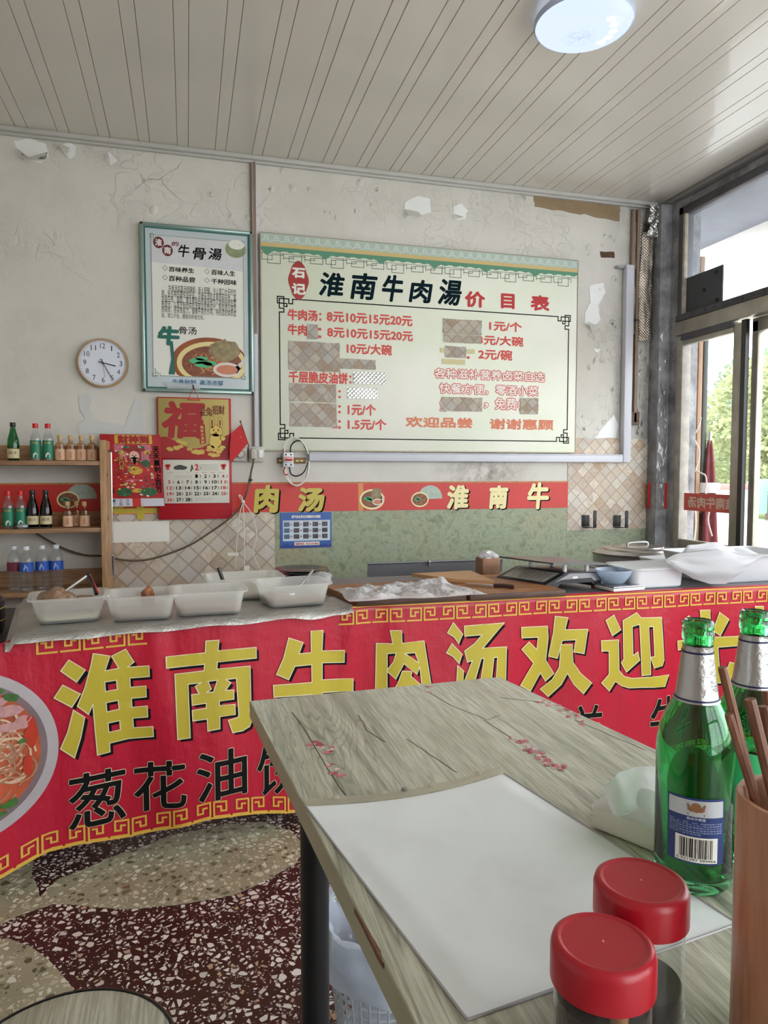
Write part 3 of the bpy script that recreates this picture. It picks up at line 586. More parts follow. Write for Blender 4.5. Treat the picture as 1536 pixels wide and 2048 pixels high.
O('cabinet', G().bb((10.7, 10.4, -.1), (11.3, 10.9, 1.1), .02), M('kiosk_grey', S(186,190,206), .5), kb); O('cooler', G().bb((10.62, 10.5, -.1), (10.7, 10.8, .45), .02), M('cooler_red', S(208,84,88), .5), kb); O('awning_sign', G().bb((10.6, 10.45, .5), (10.7, 10.85, .75), .02), M('kiosk_blue', S(130,160,206), .5), kb)
rs = T('red_barrier', 'low red and white site barrier in front of the trees', 'barrier', (9.9, 11.05, -.12))
for k, (c, za, zb) in enumerate(((S(236,236,232), -.12, .82), (S(206,110,104), .82, .93))): O('board', G().bb((9.4, 11.0, za), (10.35, 11.1, zb), .02), M('barrier_%d' % k, c, .6), rs)
# ------------------------------------------------------------------ serving counter
def sst(a, b, x): t = min(1, max(0, (x-a)/(b-a))); return t*t*(3-2*t)
def YB(x): l = 2.262+.163*(x-.511); r = 2.262-.018*(x-.511); return lerp(l, r, sst(.3, .75, x))
def BP(x, z, d=0):
    k = .25+.75*sst(.68, .2, z); h = max(0, .7-z)
    w = .012*k*math.sin(x*8.5+.6)+.006*k*math.sin(x*19+1)+.010*noise.noise((x*3.1, z*1.2, 4))*k+.004*noise.noise((x*14, z*3, 7))
    w += .045*sst(-.3, -.62, x)*h/.6+.008*math.exp(-((x-.52+.12*h)/.035)**2)+.006*math.exp(-((x+.1-.1*h)/.03)**2)
    return (x, YB(x)-.006-w-d, z)
def Bx(px, py):
    y = 2.25
    for _ in range(6): p = atY(px, py, y); y = BP(p.x, p.z)[1]
    return p.x, p.z
BOT = [Bx(*q) for q in ((0,1758),(94,1704),(160,1688),(253,1675),(347,1657),(422,1638),(506,1628),(586,1626))]
BOT = [(-.75, BOT[0][1]-.03)]+BOT+[(.8, .065), (1.4, .05), (2.6, .05)]
def zb(x):
    for (a, za), (b, zb_) in zip(BOT, BOT[1:]):
        if a <= x <= b: return lerp(za, zb_, (x-a)/(b-a))
    return .05
tb = T('serving_table', 'long serving table under the foil at the left half of the counter', 'table', (0, 2.4, 0))
def para(x0, y0, x1, y1, dep, ang=None):  # slab outline: front edge and depth
    e = Vector((x1-x0, y1-y0)).normalized(); n = Vector((-e.y, e.x))*dep; return [(x0, y0), (x1, y1), (x1+n.x, y1+n.y), (x0+n.x, y0+n.y)]
def zslab(g, poly, z0, z1): return g.prism(poly, lambda x, y, d: (x, y, z0+d), z1-z0)
O('tabletop', zslab(G(), para(-.46, 2.125, .50, 2.28, .60), .67, .698), M('dark_table_edge', S(70,58,46), .6, var=.3), tb)
for x_, y_ in ((-.36, 2.48), (.42, 2.5), (-.46, 2.66), (.38, 2.8)): O('leg', G().bb((x_-.02, y_-.02, 0), (x_+.02, y_+.02, .67), .003), BLACK, tb)
t3 = T('prep_table', 'long prep table behind the right half of the red banner', 'table', (1.5, 2.5, 0))
O('tabletop', zslab(G(), [(.51, 2.275), (2.5, 2.245), (2.5, 2.86), (.51, 2.88)], .665, .699), STEELD, t3)
for x_, y_ in ((.6, 2.34), (2.42, 2.32), (.6, 2.8), (2.42, 2.78)): O('leg', G().bb((x_-.02, y_-.02, 0), (x_+.02, y_+.02, .665), .003), BLACK, t3)
sv = T('stove_bench', 'low steel stove bench along the back wall behind the counter', 'bench', (1.5, 3.3, 0)); O('top', G().bb((.2, 2.98, .42), (2.8, 3.75, .45), .004), STEELD, sv); O('cabinet', G().bb((.25, 3.02, .08), (2.75, 3.7, .42)), STEELD, sv)
for x_ in (.3, 2.7):
    for y_ in (3.06, 3.66): O('leg', G().bb((x_-.02, y_-.02, 0), (x_+.02, y_+.02, .08)), BLACK, sv)
bn = T('red_banner', 'red vinyl banner with big yellow characters hung over the counter front', 'banner', (.6, 2.2, 0))
XA, XB = -.72, 2.5; NU = 260
def bsurf(u, v):
    x = lerp(XA, XB, u)
    if v > .94: t = (v-.94)/.06; p = BP(x, .7); return (x, lerp(p[1]-.0, YB(x)+(.03 if x > .5 else .008), t), .7+(.0012 if x > .5 else -.0006)*math.sin(t*PI/2)-.05*sst(-.4, -.6, x))
    z = lerp(zb(x), .7-.05*sst(-.4, -.62, x), v/.94); return BP(x, z)
O('sheet', G().grid(NU, 44, bsurf), BANNER, bn, ang=60)
def btext(ch, x0p, x1p, yt, ybm, mat, bold, sh, out=None, name='lettering', dy=0):
    cxp = (x0p+x1p)/2; a = Bx(x0p, (yt+ybm)/2); b = Bx(x1p, (yt+ybm)/2); zt = Bx(cxp, yt)[1]; zl = Bx(cxp, ybm)[1]
    o = bold*.8
    R = (a[0]+o, zl+o, b[0]-o, zt-o)
    if sh: O('lettering_shadow', text(G(), ch, R[0]+.008, R[1]-.008, R[2]+.008, R[3]-.008, BP, .0012, bold, cut=.035), BBLK, bn)
    if out: O('lettering_edge', text(G(), ch, *R, BP, .002, bold+out, cut=.035), BWHT, bn)
    O(name, text(G(), ch, *R, BP, .003, bold, cut=.035), mat, bn)
from mathutils.geometry import tessellate_polygon
BIG = [((100,1285,.14323), [[[(265,240),(495,380),(375,550),(152,395)]], [[(180,590),(425,715),(308,900),(60,770)]], [[(330,940),(488,1040),(430,1330),(345,1605),(150,1480),(250,1250)]],
  [[(605,150),(838,185),(770,390),(962,357),(862,187),(1058,88),(1175,268),(1085,340),(1382,322),(1388,470),(1115,492),(1122,620),(1340,602),(1345,755),(1137,775),(1145,900),(1360,882),(1365,1035),(1157,1050),(1167,1185),(1437,1168),(1445,1308),(1100,1335),(835,1400),(840,1520),(665,1568),(600,860),(540,998),(385,885),(490,630),(580,290)],
   [(765,548),(930,522),(942,650),(775,680)], [(785,835),(952,802),(968,925),(795,965)], [(812,1120),(975,1085),(985,1212),(822,1250)]]]),
 ((320,1270,.13021), [[[(705,88),(905,75),(890,240),(1475,185),(1478,352),(880,410),(872,520),(1382,472),(1395,1000),(1370,1150),(1415,1290),(1375,1400),(1270,1465),(1115,1497),(1050,1305),(1195,1260),(1210,1230),(1172,660),(1010,680),(1090,730),(1005,845),(1133,838),(1135,980),(908,1010),(915,1082),(1150,1060),(1155,1215),(918,1248),(920,1435),(735,1470),(725,1285),(505,1315),(495,1155),(712,1118),(710,1042),(495,1075),(485,910),(600,900),(540,785),(635,728),(430,752),(465,1575),(272,1600),(228,598),(675,545),(685,445),(100,507),(92,333),(695,270)],
   [(735,708),(882,690),(822,870),(715,880),(790,825)]]]),
 ((535,1250,.11719), [[[(738,102),(945,88),(928,437),(1310,428),(1305,632),(932,640),(930,930),(1457,912),(1457,1115),(930,1150),(930,1420),(760,1440),(760,1180),(108,1228),(97,1025),(755,975),(750,672),(465,700),(360,930),(150,840),(270,570),(360,215),(605,295),(537,487),(745,467)]]]),
 ((740,1235,.19531), [[[(205,132),(320,132),(325,263),(550,236),(640,790),(650,900),(560,945),(480,900),(545,850),(507,500),(478,578),(345,470),(262,628),(171,548),(175,960),(50,960),(62,262),(230,268)], [(173,368),(265,360),(240,450),(173,535)], [(355,367),(458,358),(498,462)]],
   [[(330,545),(425,550),(418,600),(520,690),(556,770),(480,830),(390,700),(300,830),(200,790),(280,680)]],
   [[(850,50),(945,170),(905,265),(860,200),(790,155)]], [[(835,265),(940,375),(910,470),(850,400),(780,360)]], [[(893,490),(955,545),(945,700),(930,800),(870,800),(885,640)]],
   [[(962,85),(1370,52),(1150,313),(1395,297),(1385,640),(1380,760),(1300,810),(1210,790),(1250,740),(1285,700),(1302,405),(1265,408),(1245,600),(1160,780),(1080,740),(1130,640),(1165,415),(1135,420),(1080,615),(1020,720),(940,680),(970,632),(1045,440),(992,455),(965,340),(1060,270),(1145,175),(967,190)]]]),
 ((1035,1215,.20182), [[[(35,195),(292,183),(300,300),(275,520),(355,652),(272,728),(222,645),(125,825),(25,770),(155,550),(38,412),(110,338),(187,415),(200,293),(38,300)]],
   [[(368,85),(495,98),(467,218),(692,213),(655,455),(553,438),(575,318),(440,325),(390,502),(303,480),(350,250)]], [[(425,365),(537,365),(545,540),(620,650),(730,745),(650,852),(555,760),(490,650),(430,760),(300,880),(220,805),(340,710),(410,590)]],
   [[(950,73),(1018,220),(935,278),(870,125)]], [[(826,327),(995,318),(1002,620),(1050,680),(1130,700),(1493,665),(1455,780),(1100,795),(1030,775),(965,730),(905,825),(828,745),(902,660),(902,430),(830,430)]],
   [[(1175,48),(1220,100),(1422,95),(1447,520),(1430,575),(1350,598),(1314,490),(1355,485),(1340,188),(1295,190),(1311,488),(1315,665),(1228,672),(1205,165),(1132,188),(1140,475),(1187,438),(1207,520),(1075,638),(1023,545),(1048,510),(1040,128)]]]),
 ((1340,1200,.1276), [[[(288,243),(400,420),(310,540),(180,330)]], [[(768,190),(915,300),(780,558),(665,475)]],
   [[(462,158),(615,152),(637,580),(1010,567),(1200,555),(1200,700),(742,738),(770,1095),(805,1130),(880,1110),(925,968),(1040,1000),(1030,1200),(960,1290),(700,1300),(640,1250),(625,1170),(590,745),(545,748),(520,1000),(420,1180),(250,1290),(180,1180),(330,1080),(400,900),(420,755),(120,780),(110,640),(500,590)]],
   [[(1325,97),(1455,95),(1490,560),(1480,1100),(1360,1100),(1380,560)]], [[(1490,430),(1640,200),(1760,260),(1540,570)]], [[(1510,620),(1900,600),(1900,1210),(1505,1215)]]])]
def big(loops, dx, dz, dep, mat, name):
    tri = tessellate_polygon([[Vector((x, z, 0)) for x, z in l] for l in loops]); P_ = [q for l in loops for q in l]; tb = bmesh.new(); vv = [tb.verts.new((x+dx, z+dz, 0)) for x, z in P_]
    for t_ in tri:
        try: tb.faces.new([vv[i] for i in t_])
        except ValueError: pass
    bmesh.ops.dissolve_limit(tb, angle_limit=.01, verts=tb.verts[:], edges=tb.edges[:]) if 0 else None
    slice_(tb, .03)
    for v in tb.verts: v.co = Vector(BP(v.co.x, v.co.y, dep))
    O(name, G().join(tb), mat, bn)
for (ox, oy, s), comps in BIG:
    for loops in comps:
        W_ = [[Bx(ox+s*x, oy+s*y) for x, y in l] for l in loops]
        big(W_, .0085, -.0095, .0012, BBLK, 'character_shadow'); big(W_, 0, 0, .003, BYEL, 'character')
        g = G()
        for l in W_:
            for a, b in zip(l, l[1:]+l[:1]):
                n = max(1, int(math.hypot(a[0]-b[0], a[1]-b[1])/.04))
                for k in range(n): ln(g, [(lerp(a[0],b[0],k/n), lerp(a[1],b[1],k/n)), (lerp(a[0],b[0],(k+1)/n), lerp(a[1],b[1],(k+1)/n))], .0028, BP, .0032, .0002)
        O('character_edge', g, BWHT, bn)
for ch, x0, x1, yt, yb_ in (('葱',137,252,1541,1650), ('花',268,373,1522,1618), ('油',393,494,1500,1598), ('饼',514,610,1488,1586), ('羊',1142,1206,1410,1500), ('牛',1300,1366,1392,1480), ('肉',1424,1494,1404,1484)):
    btext(ch, x0, x1, yt, yb_, BBLK, .002, False, .0018)
# key pattern along hem and top edge
def key(g, x, z, w_, h, mirror=False, th=.0055):
    P = [(0,0),(1,0),(1,.82),(.22,.82),(.22,.3),(.55,.3),(.55,.56),(.78,.56)] if not mirror else [(1,0),(0,0),(0,.82),(.78,.82),(.78,.3),(.45,.3),(.45,.56),(.22,.56)]
    f = lambda a, b, d=0: BP(x+a, z(x+a)+b, d)
    pts = [(w_*(.06+.88*a), h*b) for a, b in P]; 
    for (xa, za), (xb, zb_) in zip(pts, pts[1:]):
        n = 2 if abs(xb-xa) > .03 else 1
        for k in range(n): ln(g, [(lerp(xa, xb, k/n), lerp(za, zb_, k/n)), (lerp(xa, xb, (k+1)/n), lerp(za, zb_, (k+1)/n))], th, f, .0022, .0003)
x = -.7; k = 0
while x < 2.45:
    g = G(); key(g, x, lambda q: zb(q)+.008, .0535, .055, k % 2 == 1); key(g, x, lambda q: .642, .0535, .05, k % 2 == 1) if (-.42 < x < -.16 or x > .47) else None
    O('key_pattern', g, BEDGE, bn); x += .0585; k += 1
g = G()
for k in range(120):
    a, b = lerp(-.71, 2.48, k/120), lerp(-.71, 2.48, (k+1)/120); ln(g, [(a, zb(a)+.003), (b, zb(b)+.003)], .006, BP, .002, .0003)
    if a > .5: ln(g, [(a, .697), (b, .697)], .006, BP, .002, .0003)
O('gold_hem', g, BEDGE, bn)
# printed noodle bowl
bc = Bx(-72, 1522); rr_ = Bx(118, 1500)[0]-bc[0]; RR = Bx(-72, 1345)[1]-bc[1]; RR = rr_*1.04
def BC(x, z, d=0): return BP(max(x, XA+.01), max(z, zb(x)+.01), d)
def bdisc(name, r0, r1, mat, d, n=64, m=6):
    g = G(); vs, fs = [], []
    for j in range(m+1):
        r = lerp(r0, r1, j/m)
        for i in range(n): a = 2*PI*i/n; vs.append(BC(bc[0]+rr_*r*math.cos(a), bc[1]+RR*r*math.sin(a), d))
    fs = [(j*n+i, j*n+(i+1) % n, (j+1)*n+(i+1) % n, (j+1)*n+i) for j in range(m) for i in range(n)]; O(name, g.add(vs, fs), mat, bn)
bdisc('bowl_rim_print', .86, 1.0, M('bowl_rim_grey', S(186,178,182), .4, var=.12, vs=9), .002); bdisc('bowl_inside_print', .76, .875, M('bowl_inside', S(132,112,116), .4, var=.2, vs=9), .0024); bdisc('soup_print', .01, .8, M('hot_soup', S(206,96,58), .4, var=.45, vs=20), .0028)
rng = random.Random(11); gs = [G(), G()]
for k in range(120):
    ca_, sa_ = rng.uniform(.02, .62), rng.uniform(-1.6, 1.6); cx_, cz_ = bc[0]+rr_*ca_*math.cos(sa_), bc[1]+RR*ca_*math.sin(sa_)-.02; a0_, sw, r_ = rng.uniform(0, 6.3), rng.uniform(1.2, 3.6), rng.uniform(.02, .07)
    pts = [(cx_+r_*math.cos(a0_+sw*i/10), cz_+r_*.8*math.sin(a0_+sw*i/10)) for i in range(11)]
    if any(math.hypot((p[0]-bc[0])/rr_, (p[1]-bc[1])/RR) > .8 for p in pts): continue
    ln(gs[k % 2], pts, .005, BC, .0032+.00002*k, .0003)
O('noodle_print', gs[0], M('noodle_pale', S(226,190,160), .4, var=.15, vs=30), bn); O('noodle_print', gs[1], M('noodle_brown', S(190,134,104), .4, var=.25, vs=30), bn)
for nm, mt, lst in (('onion_print', M('onion_pink', S(214,160,160), .4, var=.4, vs=40), ((.42,.5,.2,.07),(.5,.3,.16,.06),(.3,.62,.16,.06),(.62,.36,.1,.05))), ('herb_print', M('herb_green', S(70,120,50), .4, var=.4, vs=40), ((.5,.66,.08,.05),(.36,.74,.07,.04),(.62,.1,.06,.03),(.3,-.72,.12,.05),(.45,-.62,.1,.05))), ('chilli_print', M('chilli_red', S(200,60,36), .4, var=.3, vs=40), ((.7,.2,.07,.2),(.1,.7,.16,.07),(.66,-.2,.06,.12)))):
    g = G()
    for a, b, c_, d_ in lst: g.prism(ragged(0,0,ell(bc[0]+rr_*a, bc[1]+RR*b, rr_*c_, RR*d_, 10), .008, 2), lambda x, z, d: BC(x, z, .0062+d), .0003)
    O(nm, g, mt, bn)
# foil over the left table
fo2 = T('counter_foil', 'wrinkled silver foil covering the left half of the counter', 'foil', (0, 2.4, .7)); PF = para(-.478, 2.078, .517, 2.240, .635)
def foilf(u, v):
    x = lerp(lerp(PF[0][0], PF[1][0], u), lerp(PF[3][0], PF[2][0], u), v); y = lerp(lerp(PF[0][1], PF[1][1], u), lerp(PF[3][1], PF[2][1], u), v); z = .7005+.0012*noise.noise((x*22, y*22, 1))
    if v < .03: y -= .004; z = .7-.022-.014*noise.noise((x*9, 1, 1)) if v < .005 else .7
    if u < .015 : z -= .02
    if u > .98 and v < .3: z += .006
    return (x, y-.004*noise.noise((x*20, 3, 1))*(v < .03), z)
O('foil', G().grid(90, 60, foilf), FOIL, fo2, ang=80)
# ------------------------------------------------------------------ tubs and food
def rrect(w_, d, r, n=5):
    q = []
    for cx, cy, a in ((w_/2-r, d/2-r, 0), (-w_/2+r, d/2-r, PI/2), (-w_/2+r, -d/2+r, PI), (w_/2-r, -d/2+r, 1.5*PI)):
        for k in range(n+1): t = a+PI/2*k/n; q.append((cx+r*math.cos(t), cy+r*math.sin(t)))
    return q
def shell(loops, cap0=True, cap1=True):
    g = G(); vs, fs = [], []; n = None
    for q, z in loops: n = len(q); vs += [(x, y, z) for x, y in q]
    for j in range(len(loops)-1): fs += [(j*n+i, j*n+(i+1) % n, (j+1)*n+(i+1) % n, (j+1)*n+i) for i in range(n)]
    if cap0: fs.append(tuple(range(n))[::-1])
    if cap1: fs.append(tuple(range((len(loops)-1)*n, len(loops)*n)))
    return g.add(vs, fs)
def tubg(wb, db, wt, dt, h, t=.0035):
    return shell([(rrect(wb-.012, db-.012, .02), 0), (rrect(wb, db, .024), .006), (rrect(wt, dt, .03), h-.008), (rrect(wt+.022, dt+.022, .036), h-.006), (rrect(wt+.024, dt+.024, .037), h), (rrect(wt-.004, dt-.004, .03), h), (rrect(wb-2*t, db-2*t, .022), .008), (rrect(wb-.02, db-.02, .018), .006)])
TUBS = [((-.346, 2.278), 8, (.165,.135,.198,.165,.075), 'rectangular white tub holding a chunk of cooked meat, at the foil corner', .012),
        ((-.139, 2.262), 1, (.165,.14,.192,.172,.074), 'rectangular white tub with one fried piece, between the meat tub and broth tub', .014),
        ((.058, 2.288), 2, (.19,.145,.212,.172,.074), 'rectangular white tub with low brown broth, third from the foil corner', .018),
        ((.334, 2.358), 9, (.19,.145,.216,.175,.074), 'rectangular white tub with broth and a ladle, nearest the wooden boards', .02),
        ((.185, 2.53), 4, (.22,.16,.25,.185,.076), 'rectangular white tub set behind the row, holding a dark spoon handle', .01)]
first = None
for (c, rz, dm, lb, bh) in TUBS:
    t = T('food_tub', lb, 'tub', (c[0], c[1], .7025), math.radians(rz), 'white food tubs on the foil'); O('body', tubg(*dm), TUB, t, local=True)
    O('broth', shell([(rrect(dm[0]-.012, dm[1]-.012, .018), .0085), (rrect(dm[0]-.010+.1*bh, dm[1]-.010+.1*bh, .018), .0085+bh)]), BROTH if bh > .013 else M('thin_broth', S(206,196,160), .3), t, local=True)
def TL(i, x, y, z): c, rz = TUBS[i][0], math.radians(TUBS[i][1]); return Vector((c[0]+x*math.cos(rz)-y*math.sin(rz), c[1]+x*math.sin(rz)+y*math.cos(rz), .7025+z))
def lump(c, r, seed):
    t = bmesh.new(); bmesh.ops.create_icosphere(t, subdivisions=4, radius=1)
    for v in t.verts:
        k = 1+.28*noise.noise(v.co*1.7+Vector((seed, 0, 0)))+.1*noise.noise(v.co*6+Vector((seed, 3, 0))); v.co = Vector((c[0]+v.co.x*r[0]*k, c[1]+v.co.y*r[1]*k, c[2]+v.co.z*r[2]*k))
    return G().join(t)
tag(O('meat_chunk', lump(TL(0, -.035, .01, .055), (.055,.04,.036), 1), MEAT), 'large chunk of cooked meat sticking out of the corner tub', 'meat'); tag(O('meat_chunk', lump(TL(0, .045, .02, .038), (.04,.035,.025), 5), MEAT), 'smaller piece of cooked meat lying under the tongs', 'meat')
tag(O('fried_piece', lump(TL(1, .015, .03, .052), (.022,.018,.03), 3), FRIED), 'small brown fried piece leaning in its white tub', 'food')
tg = T('tongs', 'steel and black serving tongs resting bent over the meat tub', 'tongs', tuple(TL(0, .03, 0, .08))); p0, p1, p2 = TL(0, -.015, .03, .075), TL(0, .055, .05, .122), TL(0, .075, -.01, .07)
O('arm', G().tube([p0, p0.lerp(p1, .6), p1], .005, 8), CHROME, tg); O('arm', G().tube([p1, p1.lerp(p2, .5)+Vector((.004,0,0)), p2], .006, 8), BLACKP, tg); O('hinge', G().ball(p1, .008), BLACKP, tg); O('red_trim', G().tube([p1+Vector((.005,-.003,.0)), p2+Vector((.006,-.003,.004))], .0025, 6), REDP, tg)
ld = T('ladle', 'steel ladle with its handle over the rim of the broth tub', 'ladle', tuple(TL(3, 0, 0, .05))); O('handle', G().tube([TL(3, .0, 0, .028), TL(3, .06, .02, .078), TL(3, .085, .03, .102)], .005, 8), CHROME, ld); O('bowl', G().ball(TL(3, -.01, -.003, .03), (.022, .02, .012)), CHROME, ld)
sn = T('spoon', 'dark handled spoon leaning in the rearmost tub', 'spoon', tuple(TL(4, -.08, 0, .05))); O('handle', G().tube([TL(4, -.06, .0, .03), TL(4, -.085, .0, .105)], .006, 8, taper=1.2), BLACKP, sn); O('bowl', G().ball(TL(4, -.056, .0, .024), (.02, .016, .008)), CHROME, sn)
# plate stack, bag
for k in range(6):
    c = atY(604, 1150, 2.74)
    tag(O('metal_plate', G().lathe([(0,.002),(.07,.002),(.098+.001*(k % 3),.012),(.104,.013),(.104,.0145),(.097,.0145),(.07,.005),(0,.005)], (c.x+.004*math.sin(k*2), 2.74+.003*math.cos(k*3), .7+k*.0105), 36), M('dark_plate', S(92,92,96), .18, .95) if k == 0 else bpy.data.materials['dark_plate']), 'round dark metal plate in the stack behind the ladle tub, number %s from the bottom' % ('one','two','three','four','five','six')[k], 'plate', 'stacked dark metal plates')
def bagf(u, v): a = u*2*PI; r = .045*(math.sin(v*PI)**.6)*(1+.35*noise.noise((math.cos(a)*2, math.sin(a)*2, v*3))); return (0+r*math.cos(a), r*math.sin(a), .07*v**.9)
c = atZ(632, 1172, .70); b_ = O('plastic_bag', G().grid(24, 14, bagf), CLEARF, ang=80); b_.location = (c.x, 2.6, .701); tag(b_, 'small crumpled clear plastic bag between plates and wooden board', 'bag')
# boards, cloth, knife
b1 = O('cutting_board', zslab(G(), [(.53,2.243),(.915,2.243),(.93,2.60),(.48,2.58)], .701, .721), BOARD); tag(b1, 'long wooden cutting board under the white towel', 'board')
O('worn_edge', G().bb((.53, 2.238, .7005), (.915, 2.2435, .7215), .002), BOARDE, b1); O('worn_edge', G().bb((.474, 2.26, .7005), (.48, 2.5, .7215)), BOARDE, b1) if 0 else None
b2 = O('cutting_board', zslab(G(), [(.925,2.238),(1.29,2.235),(1.26,2.66),(.94,2.67)], .701, .7225), BOARD); tag(b2, 'wooden cutting board with the knife on it, left of the scale', 'board'); O('worn_edge', G().bb((.925, 2.231, .7005), (1.29, 2.2365, .7225), .002), BOARDE, b2)
b3 = O('cutting_board', zslab(G(), [(.98,2.48),(1.10,2.42),(1.12,2.70),(.86,2.68)], .7235, .737), M('pale_board', S(196,150,104), .5, var=.2, vs=12)); tag(b3, 'small pale wooden board lying at the back behind the towel', 'board')
CA, CB, CC_, CD_ = [atZ(*q, .728) for q in ((700,1204),(976,1189),(890,1163),(668,1180))]
def clothf(u, v):
    p = CA.lerp(CB, u).lerp(CD_.lerp(CC_, u), v); e = min(u, 1-u, v, 1-v); n = noise.noise((p.x*16, p.y*16, 2)); n2 = noise.noise((p.x*30+p.y*20, p.y*45, 5))
    return (p.x+.02*noise.noise((p.x*7, p.y*7, 9)), p.y+.02*noise.noise((p.x*8, p.y*8, 3)), .7285+(.02*max(0, n+.3)+.012*abs(n2)+.004*noise.noise((p.x*90, p.y*90, 1))+.008*math.exp(-((v-.85)/.12)**2)*sst(.4, .9, u))*sst(0, .12, e+.02))
O('towel', G().grid(120, 60, clothf), CLOTHW, ang=80); tag(bpy.data.objects['towel'], 'crumpled white cotton towel spread over the cutting board', 'towel')
kn = T('kitchen_knife', 'kitchen knife with a dark wooden handle on the cutting board', 'knife', tuple(atZ(1000, 1172, .7225))); a, b = atZ(988, 1171, .73), atZ(1028, 1174, .73)
O('handle', G().tube([a, a.lerp(b, .5)+Vector((0,0,.002)), b], .0075, 10), M('dark_handle', S(58,34,30), .45), kn); d = (a-b).normalized(); n = Vector((-d.y, d.x, 0)); O('blade', G().add([a+n*.012, a+d*.10+n*.012, a+d*.115+n*.0, a-n*.015+d*.01, a+n*.012+Vector((0,0,.002)), a+d*.10+n*.012+Vector((0,0,.002)), a+d*.115+Vector((0,0,.002)), a-n*.015+d*.01+Vector((0,0,.002))], [(0,1,2,3),(4,5,6,7),(0,1,5,4),(1,2,6,5),(2,3,7,6),(3,0,4,7)]), STEEL, kn)
cx_ = T('carton', 'small worn cardboard carton stuffed with white paper behind the scale', 'carton', (1.25, 2.78, .7)); c = atZ(1010, 1162, .70); O('box', G().bb((c.x-.04, 2.75, .7), (c.x+.04, 2.83, .775), .002), M('worn_carton', S(176,132,104), .7, var=.25, vs=30), cx_); O('crumpled_paper', G().ball((c.x, 2.79, .785), (.042, .036, .018), 16, jit=.6), CLOTHW, cx_)
# weighing scale
sc = T('weighing_scale', 'black and silver counter weighing scale with a flat steel pan', 'scale', (1.275, 2.345, .70), math.radians(5))
pr_ = [(0,.018),(.0,.026),(.085,.064),(.10,.066),(.24,.062),(.252,.05),(.252,.018),(.215,.008),(.2,.024),(.06,.024),(.045,.008)]
def sf(x, z, d): return (x-.30*(d if x < .1 else d*.9), d, z)
O('body', G().prism(pr_, sf, .24), M('scale_body', S(62,62,66), .3, .4), sc, local=True); O('front_plate', G().prism([(.03,.03),(.1,.062),(.24,.058),(.249,.05),(.249,.03),(.21,.03),(.195,.042),(.065,.04)], lambda x, z, d: sf(x, z, -.003+d), .003), M('scale_silver', S(150,150,154), .3, .7), sc, local=True)
kp = O('key_panel', G().add([sf(.008,.0312,.02), sf(.078,.0618,.02), sf(.078,.0618,.22), sf(.008,.0312,.22)], [(0,1,2,3)]), M('key_panel_grey', S(176,172,164), .4, var=.3, vs=40), sc, local=True)
g = G()
for i in range(4):
    for j in range(5): t_, d_ = .016+i*.014, .04+j*.024; g.add([sf(t_,.0317+(t_-.008)*.437,d_), sf(t_+.01,.0317+(t_+.002)*.437,d_), sf(t_+.01,.0317+(t_+.002)*.437,d_+.017), sf(t_,.0317+(t_-.008)*.437,d_+.017)], [(0,1,2,3)])
O('keys', g, M('key_faded', S(146,140,134), .5), kp, local=True)
O('pan', G().add([sf(x,z,d) for x,z in ((.02,.100),(.262,.088)) for d in (-.01,.25)]+[sf(x,z,d) for x,z in ((.02,.106),(.262,.094)) for d in (-.01,.25)], [(0,1,3,2),(4,5,7,6),(0,1,5,4),(2,3,7,6),(0,2,6,4),(1,3,7,5)]), M('scale_pan', S(112,112,112), .3, .8, var=.3, vs=20), sc, local=True)
for x_, y_ in ((.1,.03),(.2,.03),(.06,.2),(.16,.2)): O('pan_support', G().lathe([(0,.05),(.008,.05),(.008,.093),(0,.093)], (x_-.0, y_, 0), 12), WHITE, sc, local=True)
for x_, y_ in ((.035,.015),(.225,.015),(-.02,.22),(.17,.22)): O('foot', G().lathe([(0,0),(.012,0),(.012,.012),(.008,.02),(0,.02)], (x_, y_, 0), 14), REDD, sc, local=True)
O('maker_plate', G().bb((.112, -.0045, .042), (.135, -.003, .05)), PAPER, sc, local=True); O('torn_wrap', G().grid(6, 6, lambda u, v: (.235+.025*u, -.012-.006*noise.noise((u*4, v*4, 1)), .012+.05*v)), CLEARF, sc, local=True)
# bowl on small scale, white containers
c = atZ(1240, 1181, .70); ks = T('kitchen_scale', 'small flat white kitchen scale under the pale blue bowl', 'scale', (1.565, 2.315, .7), math.radians(6)); O('body', G().box((0,0,.008), (.145,.11,.012), .003), WHITE, ks, local=True); O('platform', G().box((0,0,.017), (.135,.1,.006), .002), STEEL, ks, local=True); O('foot', G().box((0,0,.001), (.12,.09,.002)), GREY, ks, local=True)
bw = T('blue_bowl', 'pale blue translucent plastic bowl on the little white scale', 'bowl', (1.56, 2.345, .7205)); O('body', G().lathe([(0,0),(.035,0),(.04,.004),(.06,.03),(.068,.048),(.071,.049),(.071,.052),(.066,.051),(.057,.031),(.037,.006),(0,.004)], n=40), BLUEB, bw, local=True)
ct = T('lidded_container', 'white rectangular container with a flat rim standing beside the blue bowl', 'container', (1.725, 2.375, .70), math.radians(2)); O('body', tubg(.225,.15,.235,.165,.078), WHITE, ct, local=True); O('lid', shell([(rrect(.262,.19,.03), .0785), (rrect(.264,.192,.03), .084), (rrect(.24,.17,.03), .086)]), TUB, ct, local=True)
ct2 = T('white_tub', 'white plastic tub in front of the steel pot, behind the lidded container', 'tub', (2.05, 2.68, .70)); O('body', tubg(.15,.12,.17,.14,.056), WHITE, ct2, local=True); O('lid', shell([(rrect(.196,.166,.03), .0562), (rrect(.196,.166,.03), .062)]), WHITE, ct2, local=True)
pt = T('steel_pot', 'large steel stock pot with a ringed flat lid behind the scale', 'pot', (atY(1275,1110,3.2).x, 3.2, .45)); R0 = .225
